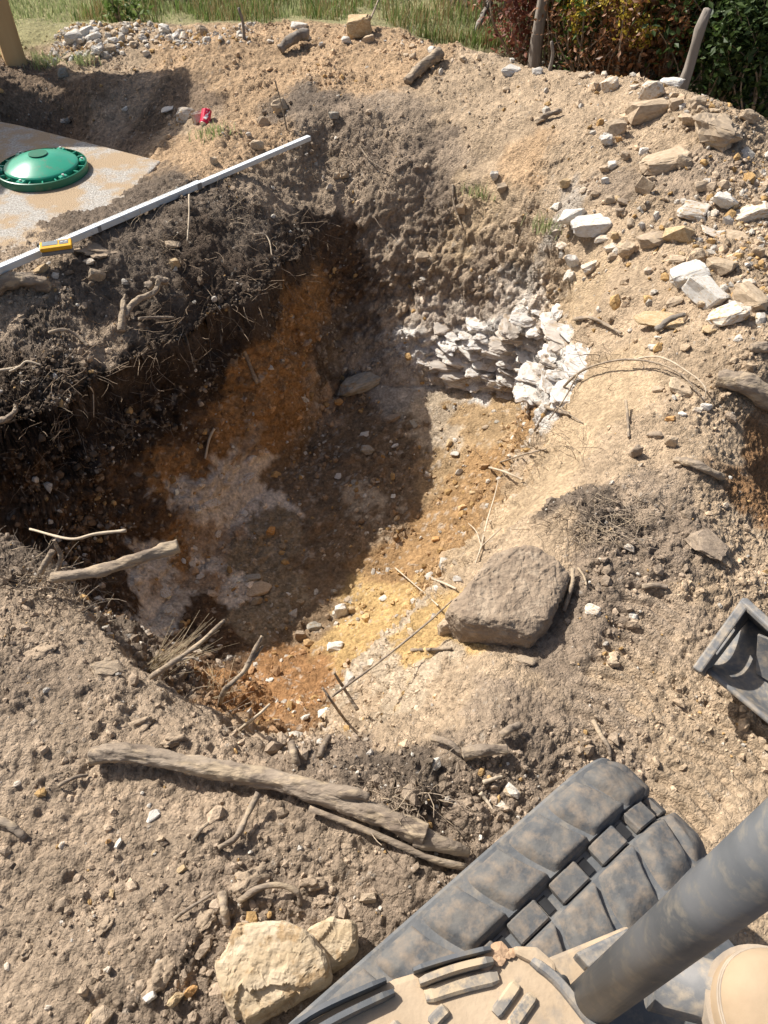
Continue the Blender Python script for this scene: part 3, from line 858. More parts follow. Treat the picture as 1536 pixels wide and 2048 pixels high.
R = math.radians
ROCKS = [  # px, py, w, h, material, label, options
    (1425, 258, 95, 70, 'rock_grey', 'largest rounded tan boulder on the crest of the right bank', dict(sub=2, rough=.09, blocky=.55, deep=.8)),
    (1330, 318, 95, 62, 'rock_tan', 'long flat tan slab tilted over a dark gap on right bank', dict(tilt=R(28), blocky=.75, flat=.6, deep=.5)),
    (1297, 222, 98, 50, 'rock_tan', 'long narrow tan slab jutting toward the pit below the crest', dict(tilt=R(26), blocky=.8, deep=.36)),
    (1368, 238, 44, 38, 'rock_tan', 'squarish tan stone between the narrow slab and the largest boulder', {}),
    (1303, 183, 48, 46, 'rock_whitetan', 'pointed tan stone with white face under the leaning fence post', {}),
    (1220, 172, 36, 34, 'rock_whitetan', 'round white stone with tan centre below the shrubs', {}),
    (1343, 163, 46, 20, 'rock_white', 'bright white flat stone at the foot of the leaning fence post', {}),
    (1352, 208, 28, 36, 'rock_grey', 'upright tan stone on crest left of the dark hollow', {}),
    (1395, 208, 36, 30, 'rock_grey', 'angular tan stone on the crest against dark shrubs', {}),
    (1493, 232, 34, 30, 'rock_grey', 'pale upright stone on crest right of the largest boulder', {}),
    (1425, 284, 30, 24, 'rock_ochre', 'small sandy stone leaning on the largest boulder', {}),
    (1365, 325, 34, 34, 'rock_grey', 'small grey stone against the long flat tan slab', {}),
    (1288, 371, 34, 52, 'rock_grey', 'upright oval grey stone with pale lower face below the flat slab', dict(tilt=R(-15))),
    (1230, 256, 46, 42, 'rock_tan', 'tan boulder left of the narrow slab', dict(blocky=.45)),
    (1213, 278, 30, 26, 'rock_white', 'white wedge stone under the tan boulder', {}),
    (1237, 280, 15, 16, 'rock_orange', 'small reddish pebble beside the white wedge stone', {}),
    (1287, 303, 20, 18, 'rock_white', 'small bright white chip left of the flat tan slab', {}),
    (1250, 312, 24, 20, 'rock_grey', 'round grey stone above the small pale stones', {}),
    (1222, 330, 22, 22, 'rock_white', 'white broken stone above the pair of white blocks', {}),
    (1210, 336, 24, 18, 'rock_tan', 'tan stone touching the white broken stone', {}),
    (1210, 362, 18, 16, 'rock_white', 'small white stone in middle of the right slope', {}),
    (1145, 430, 62, 50, 'rock_white', 'rough white block, left one of the pair above the pit', dict(tilt=R(15), blocky=.55)),
    (1185, 447, 80, 52, 'rock_white', 'white block with shaded front, right one of the pair above the pit', dict(tilt=R(18), blocky=.75)),
    (1220, 398, 22, 34, 'rock_grey', 'narrow upright stone above the pair of white blocks', {}),
    (1245, 403, 32, 20, 'rock_brown', 'flat brown stone above the right white block', {}),
    (1242, 423, 22, 24, 'rock_brown', 'round brown stone right of the white pair', {}),
    (1232, 472, 20, 22, 'rock_ochre', 'orange tinted stone right of the white pair', {}),
    (1205, 476, 30, 18, 'rock_whitetan', 'small pale wedge below the right white block', {}),
    (1125, 488, 30, 16, 'rock_whitetan', 'pale flat stone at the lip under the left white block', {}),
    (1145, 522, 28, 36, 'rock_white', 'lumpy white stone standing alone above the pit lip', {}),
    (1180, 533, 38, 28, 'rock_whitetan', 'pale angular stone right of the lumpy white stone', dict(tilt=R(20))),
    (1222, 495, 28, 22, 'rock_whitetan', 'pale tan stone below the orange tinted stone', {}),
    (1255, 500, 36, 42, 'rock_tan', 'tan stone half buried left of the rounded hump', {}),
    (1302, 478, 66, 52, 'rock_grey', 'rounded brown hump stone half sunk in the slope', dict(sub=2, sink=.4)),
    (1355, 468, 55, 52, 'rock_ochre', 'triangular ochre stone beside the rounded hump', dict(blocky=.3)),
    (1390, 418, 68, 38, 'rock_whitetan', 'grey flat faced slab left of the white wedge by right edge', dict(tilt=R(12), blocky=.7)),
    (1447, 400, 52, 48, 'rock_white', 'speckled white wedge stone on upper right slope', dict(blocky=.4)),
    (1497, 425, 88, 46, 'rock_whitetan', 'long pale stone at right edge beside the speckled wedge', dict(tilt=R(20), blocky=.6)),
    (1478, 470, 58, 26, 'rock_tan', 'flat tan stone near the right edge casting a wide shadow', dict(tilt=R(8))),
    (1425, 462, 52, 18, 'rock_whitetan', 'thin pale flake left of the flat tan stone', {}),
    (1352, 517, 38, 26, 'rock_tan', 'tan oval stone above the big white blocks', {}),
    (1392, 510, 34, 34, 'rock_tan', 'tan stone tucked behind the big white blocks', {}),
    (1437, 530, 58, 46, 'rock_tan', 'large tan angular stone behind the big white blocks', dict(tilt=R(-20), blocky=.6)),
    (1375, 548, 80, 62, 'rock_white', 'big white block with shaded side, rear one of the touching pair', dict(tilt=R(32), blocky=.75)),
    (1407, 582, 88, 66, 'rock_white', 'biggest bright white block, front one of the touching pair', dict(tilt=R(-25), blocky=.7)),
    (1497, 592, 76, 56, 'rock_tan', 'large tan stone at right edge beside the white blocks', dict(tilt=R(-25), blocky=.6)),
    (1455, 625, 84, 50, 'rock_whitetan', 'white and tan faceted block overhanging a dark shadow', dict(tilt=R(18), blocky=.6)),
    (1335, 637, 122, 40, 'rock_ochre', 'long flat sandy slab lying left of the faceted block', dict(blocky=.65, flat=.7, deep=.4)),
    (1352, 600, 40, 26, 'rock_grey', 'grey stone wedged under the biggest white block', {}),
    (1404, 608, 18, 20, 'rock_tan', 'small tan stone in front of the biggest white block', {}),
    (1308, 693, 24, 16, 'rock_white', 'small white pebble on open sand below the sandy slab', {}),
    (1316, 674, 14, 9, 'rock_whitetan', 'tiny pale flake above the small white pebble', {}),
    (1512, 505, 26, 34, 'rock_tan', 'pale upright stone near the right edge', {}),
    (1468, 528, 18, 34, 'rock_whitetan', 'narrow pale upright stone among right hand rubble', {}),
    (1412, 1078, 82, 56, 'rock_brown', 'brown rounded boulder on the right dirt flat', dict(sub=2, blocky=.45, rough=.07, deep=.8)),
    (1341, 880, 26, 38, 'rock_tan', 'upright tan stone in the middle of the right flat', {}),
    (1270, 900, 30, 42, 'rock_brown', 'dark leaning flake casting shadow left of upright tan stone', dict(tilt=R(30))),
    (1310, 868, 34, 26, 'rock_brown', 'dark clod behind the upright tan stone', {}),
    (1340, 835, 22, 18, 'rock_orange', 'small rusty stone behind the upright tan stone', {}),
    (1458, 830, 28, 24, 'rock_brown', 'round brown stone below the pale right hand log', {}),
    (1412, 812, 22, 18, 'rock_white', 'pale pebble, one of two together near the right log', {}),
    (1394, 820, 18, 18, 'rock_whitetan', 'pale yellow pebble touching the pebble near right log', {}),
    (1365, 827, 18, 14, 'rock_white', 'bright white chip left of the two pale pebbles', {}),
    (1365, 770, 60, 40, 'rock_tan', 'dusty rounded lump under the arching twigs', dict(sub=2, sink=.4)),
    (1318, 776, 26, 18, 'rock_tan', 'tan stone beside the arching twigs', {}),
    (1186, 1217, 36, 26, 'rock_whitetan', 'cream chipped stone right of the great boulder', {}),
    (1225, 1322, 26, 34, 'rock_tan', 'tan stone stuck in the clods right of great boulder', {}),
    (1050, 1317, 46, 26, 'rock_grey', 'grey stone at foot of the great boulder', {}),
    (895, 1252, 40, 46, 'rock_tan', 'tan stone wedged against left end of great boulder', {}),
    (1258, 1092, 24, 18, 'rock_whitetan', 'pale pebble below the dark root mat', {}),
    (1243, 1088, 18, 14, 'rock_tan', 'tan pebble beside pale pebble under root mat', {}),
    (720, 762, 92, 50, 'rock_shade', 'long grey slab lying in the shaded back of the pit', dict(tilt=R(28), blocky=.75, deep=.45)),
    (676, 803, 20, 20, 'rock_orange', 'small orange stone below the grey slab in the pit', {}),
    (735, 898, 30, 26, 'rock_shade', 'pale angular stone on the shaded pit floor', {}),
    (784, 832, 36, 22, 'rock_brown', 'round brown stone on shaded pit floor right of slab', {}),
    (541, 1057, 20, 32, 'rock_orange', 'upright brownish stone on lower left pit slope', {}),
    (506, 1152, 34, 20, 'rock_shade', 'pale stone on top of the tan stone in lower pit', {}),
    (518, 1172, 52, 32, 'rock_tan', 'tan stone with pale top in the lower left pit', {}),
    (683, 1219, 30, 46, 'rock_white', 'bright white upright block at edge of the pit shadow', dict(blocky=.8)),
    (672, 1290, 36, 28, 'rock_white', 'white angular stone in the sunlit lower pit', {}),
    (628, 1250, 30, 26, 'rock_shade', 'grey stone left of the bright white upright block', {}),
    (605, 1268, 28, 34, 'rock_brown', 'brown stone at the shadow edge above orange soil', {}),
    (668, 1183, 14, 14, 'rock_shade', 'small grey chip above the bright white upright block', {}),
    (705, 1218, 16, 22, 'rock_ochre', 'ochre pebble right of bright white upright block', {}),
    (650, 1420, 30, 22, 'rock_white', 'white chip on the orange soil near the lower rim', {}),
    (540, 1358, 18, 12, 'rock_white', 'small white flake on top of the orange soil', {}),
    (790, 890, 16, 18, 'rock_white', 'small white lump on pit floor at the shadow edge', {}),
    (909, 906, 18, 12, 'rock_white', 'white chip on the sunlit orange floor', {}),
    (855, 950, 18, 16, 'rock_grey', 'round tan stone just outside the pit shadow', {}),
    (945, 985, 16, 14, 'rock_ochre', 'orange cobble in the middle of the sunlit floor', {}),
    (1021, 892, 16, 14, 'rock_ochre', 'ochre chip high on the sunlit pit slope', {}),
    (916, 1157, 22, 20, 'rock_white', 'white pebble at upper left of the great boulder', {}),
    (872, 1076, 18, 14, 'rock_orange', 'rusty pebble on the sunlit pit floor', {}),
    (309, 1628, 36, 22, 'rock_white', 'bright white pebble on bare soil below the big log', {}),
    (299, 1992, 32, 26, 'rock_white', 'white stone near bottom left beside orange stones', {}),
    (352, 1988, 34, 42, 'rock_ochre', 'ochre stone, left one of the touching orange pair', {}),
    (382, 1974, 30, 40, 'rock_orange', 'rust orange stone, right one of the touching pair', {}),
    (320, 1940, 78, 66, 'clod_dark', 'large dark clod in front of the orange pair', dict(sub=2, rough=.12)),
    (212, 1846, 46, 40, 'clod_dark', 'angular dirt clod on the lower left soil', dict(sub=2, rough=.1)),
    (57, 1895, 34, 42, 'clod_dark', 'brown lump at the lower left edge', dict(sub=2, rough=.1)),
    (185, 2035, 26, 40, 'rock_ochre', 'small ochre stone cut by the bottom edge', {}),
    (217, 1937, 18, 18, 'rock_whitetan', 'cream pebble left of the large dark clod', {}),
    (366, 1738, 20, 18, 'rock_ochre', 'yellow cube shaped pebble right of centre on lower soil', dict(blocky=.85)),
    (325, 1677, 20, 20, 'rock_tan', 'tan pebble below the bright white pebble', {}),
    (217, 1680, 12, 18, 'rock_orange', 'orange chip left of the tan pebble', {}),
    (124, 1690, 18, 16, 'rock_whitetan', 'pale round pebble on the left soil', {}),
    (500, 1750, 74, 66, 'clod_dark', 'big rounded clod right of the forked twig', dict(sub=2, rough=.12)),
    (622, 1760, 46, 44, 'clod_dark', 'round clod below the middle of the big log', dict(sub=2, rough=.1)),
    (645, 1795, 44, 40, 'clod_dark', 'round clod behind the split ochre rock', dict(sub=2, rough=.1)),
    (737, 1792, 34, 30, 'rock_grey', 'grey pebble left of the rubber track', {}),
    (410, 1830, 60, 46, 'clod_dark', 'flat clod above the split ochre rock', dict(sub=2, rough=.1)),
    (1000, 1605, 30, 22, 'rock_whitetan', 'pale chip beside the left edge of rubber track', {}),
    (1023, 1583, 36, 20, 'rock_tan', 'flat tan piece behind the pale chip by the track', {}),
    (80, 1295, 70, 50, 'clod_dark', 'large sandy lump on left rim under the stick', dict(sub=2, rough=.09, sink=.35)),
    (215, 1330, 80, 46, 'rock_grey', 'flat topped sandy lump left of the dry straw', dict(sub=2, rough=.07, sink=.35)),
    (280, 1440, 60, 56, 'clod_dark', 'sandy clod above left end of the big log', dict(sub=2, rough=.1, sink=.3)),
    (350, 1470, 50, 46, 'clod_dark', 'clod with shaded right side above the big log', dict(sub=2, rough=.1, sink=.3)),
    (717, 60, 56, 50, 'rock_ochre', 'tan square block standing at the grass edge', dict(blocky=.85, sink=.12)),
    (692, 82, 20, 18, 'rock_white', 'white stone left of the tan square block', {}),
    (738, 80, 28, 24, 'rock_tan', 'tan stone right of the tan square block', {}),
    (600, 54, 34, 22, 'rock_white', 'white stone by the grass left of tan square block', {}),
    (607, 75, 24, 18, 'rock_white', 'white stone at the end of the charred log', {}),
    (404, 62, 24, 24, 'rock_grey', 'rounded pale stone at grass edge, right end of white rubble', {}),
    (152, 74, 40, 28, 'rock_white', 'slanted white slab at the left end of the rubble', dict(tilt=R(-20), blocky=.7)),
    (177, 62, 32, 22, 'rock_white', 'white slab behind the slanted slab in rubble', dict(tilt=R(15), blocky=.7)),
    (188, 75, 34, 20, 'rock_white', 'low white slab in front of the rubble row', dict(blocky=.7)),
    (138, 115, 24, 14, 'rock_grey', 'grey stone between the post and the rubble', {}),
    (127, 148, 30, 26, 'rock_shade', 'grey stone at the shadow edge right of timber post', {}),
    (294, 107, 14, 16, 'rock_white', 'single white pebble on the orange spoil behind the tank', {}),
    (222, 97, 26, 20, 'rock_tan', 'brownish stone at front of the white rubble', {}),
    (374, 230, 42, 36, 'rock_whitetan', 'pale rounded stone left of the red can', dict(blocky=.4)),
    (397, 238, 26, 34, 'rock_whitetan', 'pale stone right behind the red can', {}),
    (335, 217, 28, 10, 'rock_white', 'thin pale flake in the shade left of red can', {}),
    (249, 217, 16, 10, 'rock_white', 'small pale flake in the middle of the shade', {}),
    (139, 241, 16, 16, 'rock_shade', 'grey oval stone on the shaded tank edge', {}),
    (337, 276, 14, 20, 'rock_tan', 'tan stone at the shade edge behind the tank corner', {}),
    (190, 551, 34, 36, 'rock_grey', 'round grey cobble on the dark bank', dict(sub=2, blocky=.3, bevel=.09)),
    (178, 523, 30, 20, 'rock_whitetan', 'pale oval cobble above the round grey cobble', dict(blocky=.35)),
    (85, 536, 34, 20, 'rock_ochre', 'ochre flat stone under the measuring rod', {}),
    (200, 492, 80, 44, 'clod_dark', 'flat dark clod right of the yellow receiver', dict(sub=2, rough=.09)),
    (345, 487, 30, 16, 'rock_tan', 'tan stone in the dark bank below the rod', {}),
    (350, 525, 22, 26, 'rock_ochre', 'yellowish stone in the bank with the roots', {}),
    (35, 635, 32, 28, 'clod_dark', 'lump on the dark bank at the left edge', dict(sub=2, rough=.1)),
    (845, 512, 28, 26, 'rock_grey', 'grey square stone in the back pit slope', dict(blocky=.8)),
    (669, 231, 22, 22, 'rock_shade', 'blue grey stone in the dark soil behind the pit', {}),
    (690, 348, 20, 30, 'rock_tan', 'pale stone right of the rod end shadow', {}),
    (673, 351, 16, 16, 'rock_tan', 'small tan stone touching the pale stone by rod shadow', {}),
    (562, 215, 32, 34, 'rock_tan', 'rounded tan stone beside a thin upright twig', {}),
    (528, 245, 26, 26, 'rock_grey', 'angular stone casting shadow left of the upright twig', {}),
    (512, 291, 30, 28, 'rock_tan', 'tan oval stone behind the middle of the rod', {}),
    (430, 322, 18, 22, 'rock_tan', 'tan stone behind the rod near the tank corner', {}),
    (925, 415, 22, 28, 'rock_tan', 'tan stone hanging in the yellow slope', {}),
    (1005, 375, 22, 22, 'rock_grey', 'grey chip in the upper back slope', {}),
    (990, 350, 20, 22, 'rock_white', 'bluish white chip in upper back slope', {}),
    (1020, 140, 42, 24, 'rock_white', 'largest white lump on the far right crest', dict(blocky=.4)),
    (1053, 126, 18, 24, 'rock_white', 'upright white lump right of the largest crest lump', {}),
    (1075, 143, 22, 18, 'rock_white', 'broken white piece under the bare twigs on crest', {}),
    (1140, 130, 24, 18, 'rock_white', 'small white piece on crest beside red shrub', {}),
    (1055, 103, 26, 18, 'rock_white', 'white stone at the foot of the thick fence post', {}),
    (1012, 180, 16, 14, 'rock_tan', 'tan pebble below the largest white crest lump', {}),
    (1080, 240, 24, 16, 'rock_tan', 'tan oval stone touching the short stick on back slope', {}),
    (1130, 367, 24, 26, 'rock_ochre', 'ochre lump above the pair of white blocks', {}),
]
for i, (px, py, w, h, mt, lab, kw) in enumerate(ROCKS):
    clod = mt == 'clod_dark'
    if clod: kw = dict(dict(bevel=.0), **kw); kw['blocky'] = .1; kw['rough'] = .16; kw['sub'] = 3; kw['flat'] = .55; kw['sink'] = .38
    o = place_rock('dirt_clod' if clod else 'stone', px, py, w, h, mt, 100 + i * 7, **kw)
    tag(o, lab, 'clod' if clod else 'stone', 'large dirt clods' if clod else 'loose stones')

# the great dust-covered boulder on the pit lip
bm = bmesh.new()
bl = [(905, 1240, -.02), (1055, 1290, -.04), (1095, 1265, -.05), (1140, 1145, -.02), (1075, 1110, -.05), (985, 1120, -.05), (930, 1180, -.06)]
bc, _ = hit(1015, 1230)
topz = bc.z + .125
ring_t = [P(895, 1212, topz - .03), P(935, 1170, topz), P(985, 1105, topz), P(1060, 1090, topz - .0), P(1115, 1120, topz - .01),
          P(1140, 1150, topz - .03), P(1098, 1235, topz - .02), P(1068, 1275, topz - .04), P(1000, 1240, topz - .005), P(925, 1235, topz - .01)]
ctr = sum(ring_t, Vector()) / len(ring_t)
for p in ring_t:
    bm.verts.new(p)
    q = ctr + (p - ctr) * .9
    bm.verts.new((q.x, q.y, bc.z - .06))
    q = ctr + (p - ctr) * 1.03
    bm.verts.new((q.x, q.y, topz - .07))
bmesh.ops.convex_hull(bm, input=bm.verts)
bmesh.ops.bevel(bm, geom=list(bm.edges), offset=.006, segments=1, affect='EDGES', clamp_overlap=True)
bmesh.ops.triangulate(bm, faces=bm.faces)
for _ in range(5):
    bmesh.ops.subdivide_edges(bm, edges=[e for e in bm.edges if e.calc_length() > .013], cuts=1)
    bmesh.ops.triangulate(bm, faces=bm.faces)
bm.normal_update()
A = np.array([v.co[:] for v in bm.verts])
d = .006 * fbm(A * 5, 2, 4) + .006 * fbm(A * 70, 3, 8) + .003 * clods(A / .02, 9, .4) + .006 * facets(A / .1, 5)
for v, k in zip(bm.verts, d): v.co += v.normal * float(k)
for v in bm.verts: v.co -= bc
o = link('boulder', bm_mesh('boulder', bm, True), M['boulder_crust'])
o.location = bc
tag(o, 'great flat topped boulder caked in grey dirt on the right pit lip', 'boulder')


def traced_rock(name, ring, z0, th, mat, label, seed, cat='stone'):
    """stone from an outline on top, its own thickness, uneven"""
    bm = bmesh.new()
    pts = [P(a, b, z0 + dz) for a, b, dz in ring]
    c = sum(pts, Vector()) / len(pts)
    for p in pts:
        bm.verts.new(p)
        q = c + (p - c) * 1.06
        bm.verts.new((q.x, q.y, p.z - th * .45))
        q = c + (p - c) * .85
        bm.verts.new((q.x, q.y, p.z - th))
    bmesh.ops.convex_hull(bm, input=bm.verts)
    bmesh.ops.bevel(bm, geom=list(bm.edges), offset=.006, segments=1, affect='EDGES', clamp_overlap=True)
    bmesh.ops.triangulate(bm, faces=bm.faces)
    for _ in range(6):
        bmesh.ops.subdivide_edges(bm, edges=[e for e in bm.edges if e.calc_length() > .008], cuts=1)
        bmesh.ops.triangulate(bm, faces=bm.faces)
    bm.normal_update()
    A = np.array([v.co[:] for v in bm.verts])
    wA = A + .02 * np.stack([fbm(A * 20 + k, 2, 60 + k) for k in range(3)], 1)
    d = .010 * fbm(A * 6 + seed, 2, seed) + .0022 * fbm(A * 60, 3, seed + 3) + .014 * facets((A * .7 + wA * .3) / .13 + seed, 6) + .002 * facets(wA / .03, 8)
    for v, k in zip(bm.verts, d): v.co += v.normal * float(k) - c
    o = link(name, bm_mesh(name, bm), M[mat])
    o.location = c
    return tag(o, label, cat, 'loose stones')


traced_rock('stone', [(432, 1925, .0), (470, 1850, .03), (560, 1845, .035), (612, 1862, .04), (640, 1905, .02), (655, 1950, .0),
                      (560, 2010, -.01), (490, 2046, -.03), (455, 2000, -.02)], .095, .12, 'split_ochre',
            'big split ochre rock at the bottom beside the rubber track', 12)
traced_rock('stone', [(610, 1860, .0), (660, 1838, .02), (705, 1845, .02), (708, 1895, .0), (660, 1935, -.03), (625, 1900, -.01)], .07, .1,
            'split_ochre', 'smaller yellow rock broken off the big split ochre rock', 21)

# ---- loose stones too alike to tell apart: share meshes, each its own object
UNIT = [hull_mesh('stone', 900 + k, 1, .35 + .4 * random.random(), .05, .05) for k in range(14)]
UNITM = {}


def shared(k, mat):
    key = (k, mat)
    if key not in UNITM:
        m2 = UNIT[k].copy()
        m2.materials.clear()
        m2.materials.append(M[mat])
        UNITM[key] = m2
    return UNITM[key]


def scatter_stones(n, poly, mats, w0, w1, label, group, seed):
    r = random.Random(seed)
    xs = [p[0] for p in poly]; ys = [p[1] for p in poly]
    k = 0
    while k < n:
        x, y = r.uniform(min(xs), max(xs)), r.uniform(min(ys), max(ys))
        ins = False
        for i in range(len(poly)):
            a, b = poly[i], poly[(i + 1) % len(poly)]
            if (a[1] > y) != (b[1] > y) and x < (b[0] - a[0]) * (y - a[1]) / (b[1] - a[1]) + a[0]: ins = not ins
        if not ins: continue
        mt = r.choice(mats)
        w = w0 + (w1 - w0) * r.random() ** 2.2
        word = {'rock_white': 'white', 'rock_whitetan': 'cream', 'rock_tan': 'tan', 'rock_grey': 'greyish', 'rock_ochre': 'ochre', 'rock_shade': 'grey', 'rock_brown': 'brown'}[mt]
        o = place_rock('stone', x, y, w, w * r.uniform(.55, .95), mt, 0, tilt=r.uniform(-3, 3), mesh=shared(r.randrange(14), mt), deep=r.uniform(.6, .95), lean=r.uniform(-.3, .3))
        tag(o, label % word, 'stone', group)
        k += 1


scatter_stones(60, [(125, 95), (150, 62), (300, 52), (400, 66), (400, 85), (300, 92), (200, 105), (140, 118)], ['rock_white', 'rock_white', 'rock_whitetan', 'rock_tan'], 10, 26,
               'small %s rubble stone in the row along the lawn edge', 'white rubble by the lawn', 1)
scatter_stones(20, [(420, 62), (1060, 95), (1330, 165), (1320, 185), (1000, 128), (420, 85)], ['rock_white', 'rock_tan', 'rock_tan', 'rock_whitetan'], 9, 22,
               'small %s stone on the long far spoil crest', 'stones along the far crest', 2)
scatter_stones(34, [(1200, 310), (1380, 360), (1536, 360), (1536, 660), (1440, 680), (1300, 560), (1130, 480), (1180, 380)], ['rock_tan', 'rock_whitetan', 'rock_grey', 'rock_ochre'], 10, 30,
               'small %s stone among the rubble on the right bank', 'rubble on the right bank', 3)
scatter_stones(14, [(1300, 190), (1400, 200), (1536, 260), (1536, 300), (1400, 300), (1320, 260)], ['rock_tan', 'rock_grey'], 10, 26,
               'small %s stone on the stony crest beside the largest boulder', 'stones on the right crest', 4)
scatter_stones(22, [(690, 840), (860, 800), (1020, 850), (900, 1080), (700, 1270), (520, 1250), (620, 1000)], ['rock_ochre', 'rock_white', 'rock_shade', 'rock_grey'], 8, 20,
               'small broken %s stone lying on the pit floor', 'stones on the pit floor', 5)
scatter_stones(16, [(20, 1550), (420, 1600), (460, 1900), (250, 2040), (10, 2040)], ['rock_whitetan', 'rock_ochre', 'rock_grey', 'rock_brown'], 12, 26,
               'small %s pebble in the churned soil at lower left', 'pebbles at lower left', 6)


scatter_stones(18, [(470, 890), (540, 920), (520, 1000), (470, 1080), (420, 1180), (340, 1240), (300, 1200), (390, 1080)], ['rock_white', 'rock_whitetan'], 12, 34,
               'small %s chunk stuck in the chalky lower left pit wall', 'chalky chunks in the left wall', 8)

# ------------------------------------------------------------------ the white layered ledge at the foot of the back wall
lc = hit(960, 720)[0]
ledge = empty('rock_ledge', lc)
tag(ledge, 'white layered rock ledge breaking out low in the back pit wall', 'rock ledge')
lr = random.Random(77)
k = 0
for row, (y0, xa, xb) in enumerate(((622, 1030, 1110), (640, 1000, 1120), (656, 860, 1120), (672, 835, 1125), (690, 815, 1135), (707, 822, 1140), (724, 815, 1135), (741, 830, 1140), (757, 838, 1135), (772, 860, 1120), (786, 980, 1130))):
    x = xa + lr.uniform(0, 25)
    while x < xb:
        w = lr.uniform(34, 105)
        py = y0 + lr.uniform(-5, 5) + (x - 960) * .045
        l, n = hit(x + w / 2, py)
        dep = (l - CAMV).dot(Vector((0, CP, -SP)))
        nh = Vector((n.x, n.y, 0))
        nh = nh.normalized() if nh.length > .2 else Vector((0, -1, 0))
        nh = (nh + Vector((0, -.8, 0))).normalized()
        tg = Vector((0, 0, 1)).cross(nh)
        th = lr.uniform(.035, .065)
        me = hull_mesh('layer', 5000 + k, 3, lr.uniform(.35, .65), .08, .05)
        o = link('layer', me, M[lr.choice(['ledge_white', 'ledge_white', 'ledge_pink'])], ledge)
        rot = Matrix((tg, -nh, Vector((0, 0, 1)))).transposed() @ Matrix.Rotation(lr.uniform(-.1, .1), 3, 'Y') @ Matrix.Rotation(lr.uniform(-.2, .2), 3, 'Z') @ Matrix.Rotation(lr.uniform(.15, .45), 3, 'X')
        o.matrix_world = Matrix.Translation(l - nh * .022 - lc) @ rot.to_4x4() @ Matrix.Diagonal((w * dep / FPX, lr.uniform(.11, .17), th, 1))
        x += w * lr.uniform(.62, .95)
        k += 1


# ------------------------------------------------------------------ loose crumbs: soil clods and grit
def soft_ico(seed):
    bm = bmesh.new()
    bmesh.ops.create_icosphere(bm, subdivisions=1, radius=1)
    r = random.Random(seed)
    for v in bm.verts: v.co *= r.uniform(.62, 1.12)
    bmesh.ops.scale(bm, vec=(1, r.uniform(.6, 1), r.uniform(.5, .85)), verts=bm.verts)
    vv = np.array([v.co[:] for v in bm.verts], np.float32)
    bm.verts.ensure_lookup_table()
    ff = np.array([[v.index for v in f.verts] for f in bm.faces], np.int32)
    bm.free()
    return vv, ff


ICOS = [soft_ico(k) for k in range(10)]


def rand_rots(n, rng):
    q = rng.normal(size=(n, 4)); q /= np.linalg.norm(q, axis=1, keepdims=True)
    w, x, y, z = q.T
    return np.stack([np.stack([1 - 2 * (y * y + z * z), 2 * (x * y - z * w), 2 * (x * z + y * w)], -1),
                     np.stack([2 * (x * y + z * w), 1 - 2 * (x * x + z * z), 2 * (y * z - x * w)], -1),
                     np.stack([2 * (x * z - y * w), 2 * (y * z + x * w), 1 - 2 * (x * x + y * y)], -1)], 1).astype(np.float32)


def crumbs(name, n, size_fn, pale, rng, prob):
    idx = rng.choice(len(V), size=n, p=prob / prob.sum())
    base = V[idx]
    colr = (C[idx] * .8 + .2 * np.array([.33, .26, .185])) * rng.uniform(.95, 1.4, size=(n, 1))
    k = rng.random(n)
    colr[k < pale] = np.array([.55, .5, .43]) * rng.uniform(.7, 1.1, size=((k < pale).sum(), 1))
    k2 = (k > pale) & (k < pale * 1.8)
    colr[k2] = np.array([.45, .29, .13]) * rng.uniform(.7, 1.1, size=(k2.sum(), 1))
    sz = size_fn(n).astype(np.float32)
    rots = rand_rots(n, rng)
    VV, FF, CC = [], [], []
    off = 0
    var = rng.integers(0, len(ICOS), n)
    for j, (vv, ff) in enumerate(ICOS):
        s = np.where(var == j)[0]
        if not len(s): continue
        pts = np.einsum('nij,vj->nvi', rots[s], vv) * sz[s][:, None, None] + base[s][:, None] + Nrm[idx[s]][:, None] * (sz[s] * .05)[:, None, None]
        VV.append(pts.reshape(-1, 3))
        FF.append((ff[None] + (off + np.arange(len(s)) * len(vv))[:, None, None]).reshape(-1, 3))
        CC.append(np.repeat(colr[s], len(vv), 0))
        off += len(s) * len(vv)
    o = link(name, mesh_np(name, np.concatenate(VV), np.concatenate(FF), False, np.clip(np.concatenate(CC), .01, .8)), M['clod'])
    return tag(o, kind='stuff')


Xf, Yf = X.ravel(), Y.ravel()
# cells are smaller near the viewer, so vertex choice already favours near ground; keep off the tank, the lawn and out of view
view = (np.abs(Xf) < 0.55 * np.sqrt(Yf ** 2 + 3.8) + .1) & (Yf < 6.9) & (Yf > .1)
sand = np.clip(amp, .1, 1.5) ** 1.6 * (1 - .8 * packed)
pr = view * sand * (0.12 + patch2 ** 2) * (0.2 + 1.1 * patch ** 2)
slabm = (Xf < -1.0) & (Yf > 3.75) & (Yf < 5.35) & (Xf < -.9 - .25 * (5.3 - Yf))
pr = pr * (1 + .8 * np.clip(Yf - 3.5, 0, 4))
pr = np.where(slabm, 0, pr)
prp = view * np.clip(FW.ravel() * 3 - .6, 0, 1) * (.15 + patch2 ** 2)
tag(crumbs('pit_rubble', 2600, lambda n: np.clip(RNG.lognormal(math.log(.013), .55, n), .006, .04), .2, RNG, prp),
    'broken rubble lying over the pit floor and lower walls', 'rubble')
prr = view * ((Xf > -2.55) & (Xf < -1.0) & (Yf > 6.35) & (Yf < 7.15)) * (.1 + patch2)
tag(crumbs('white_chips', 700, lambda n: np.clip(RNG.lognormal(math.log(.017), .45, n), .008, .045), .7, RNG, prr),
    'broken whitish chips between the rubble stones by the lawn', 'chips')
prb = view * ((Xf > .85 + .1 * (4.6 - Yf)) & (Yf > 2.7) & (Yf < 5.2)) * (.05 + patch ** 2) * (.2 + patch2)
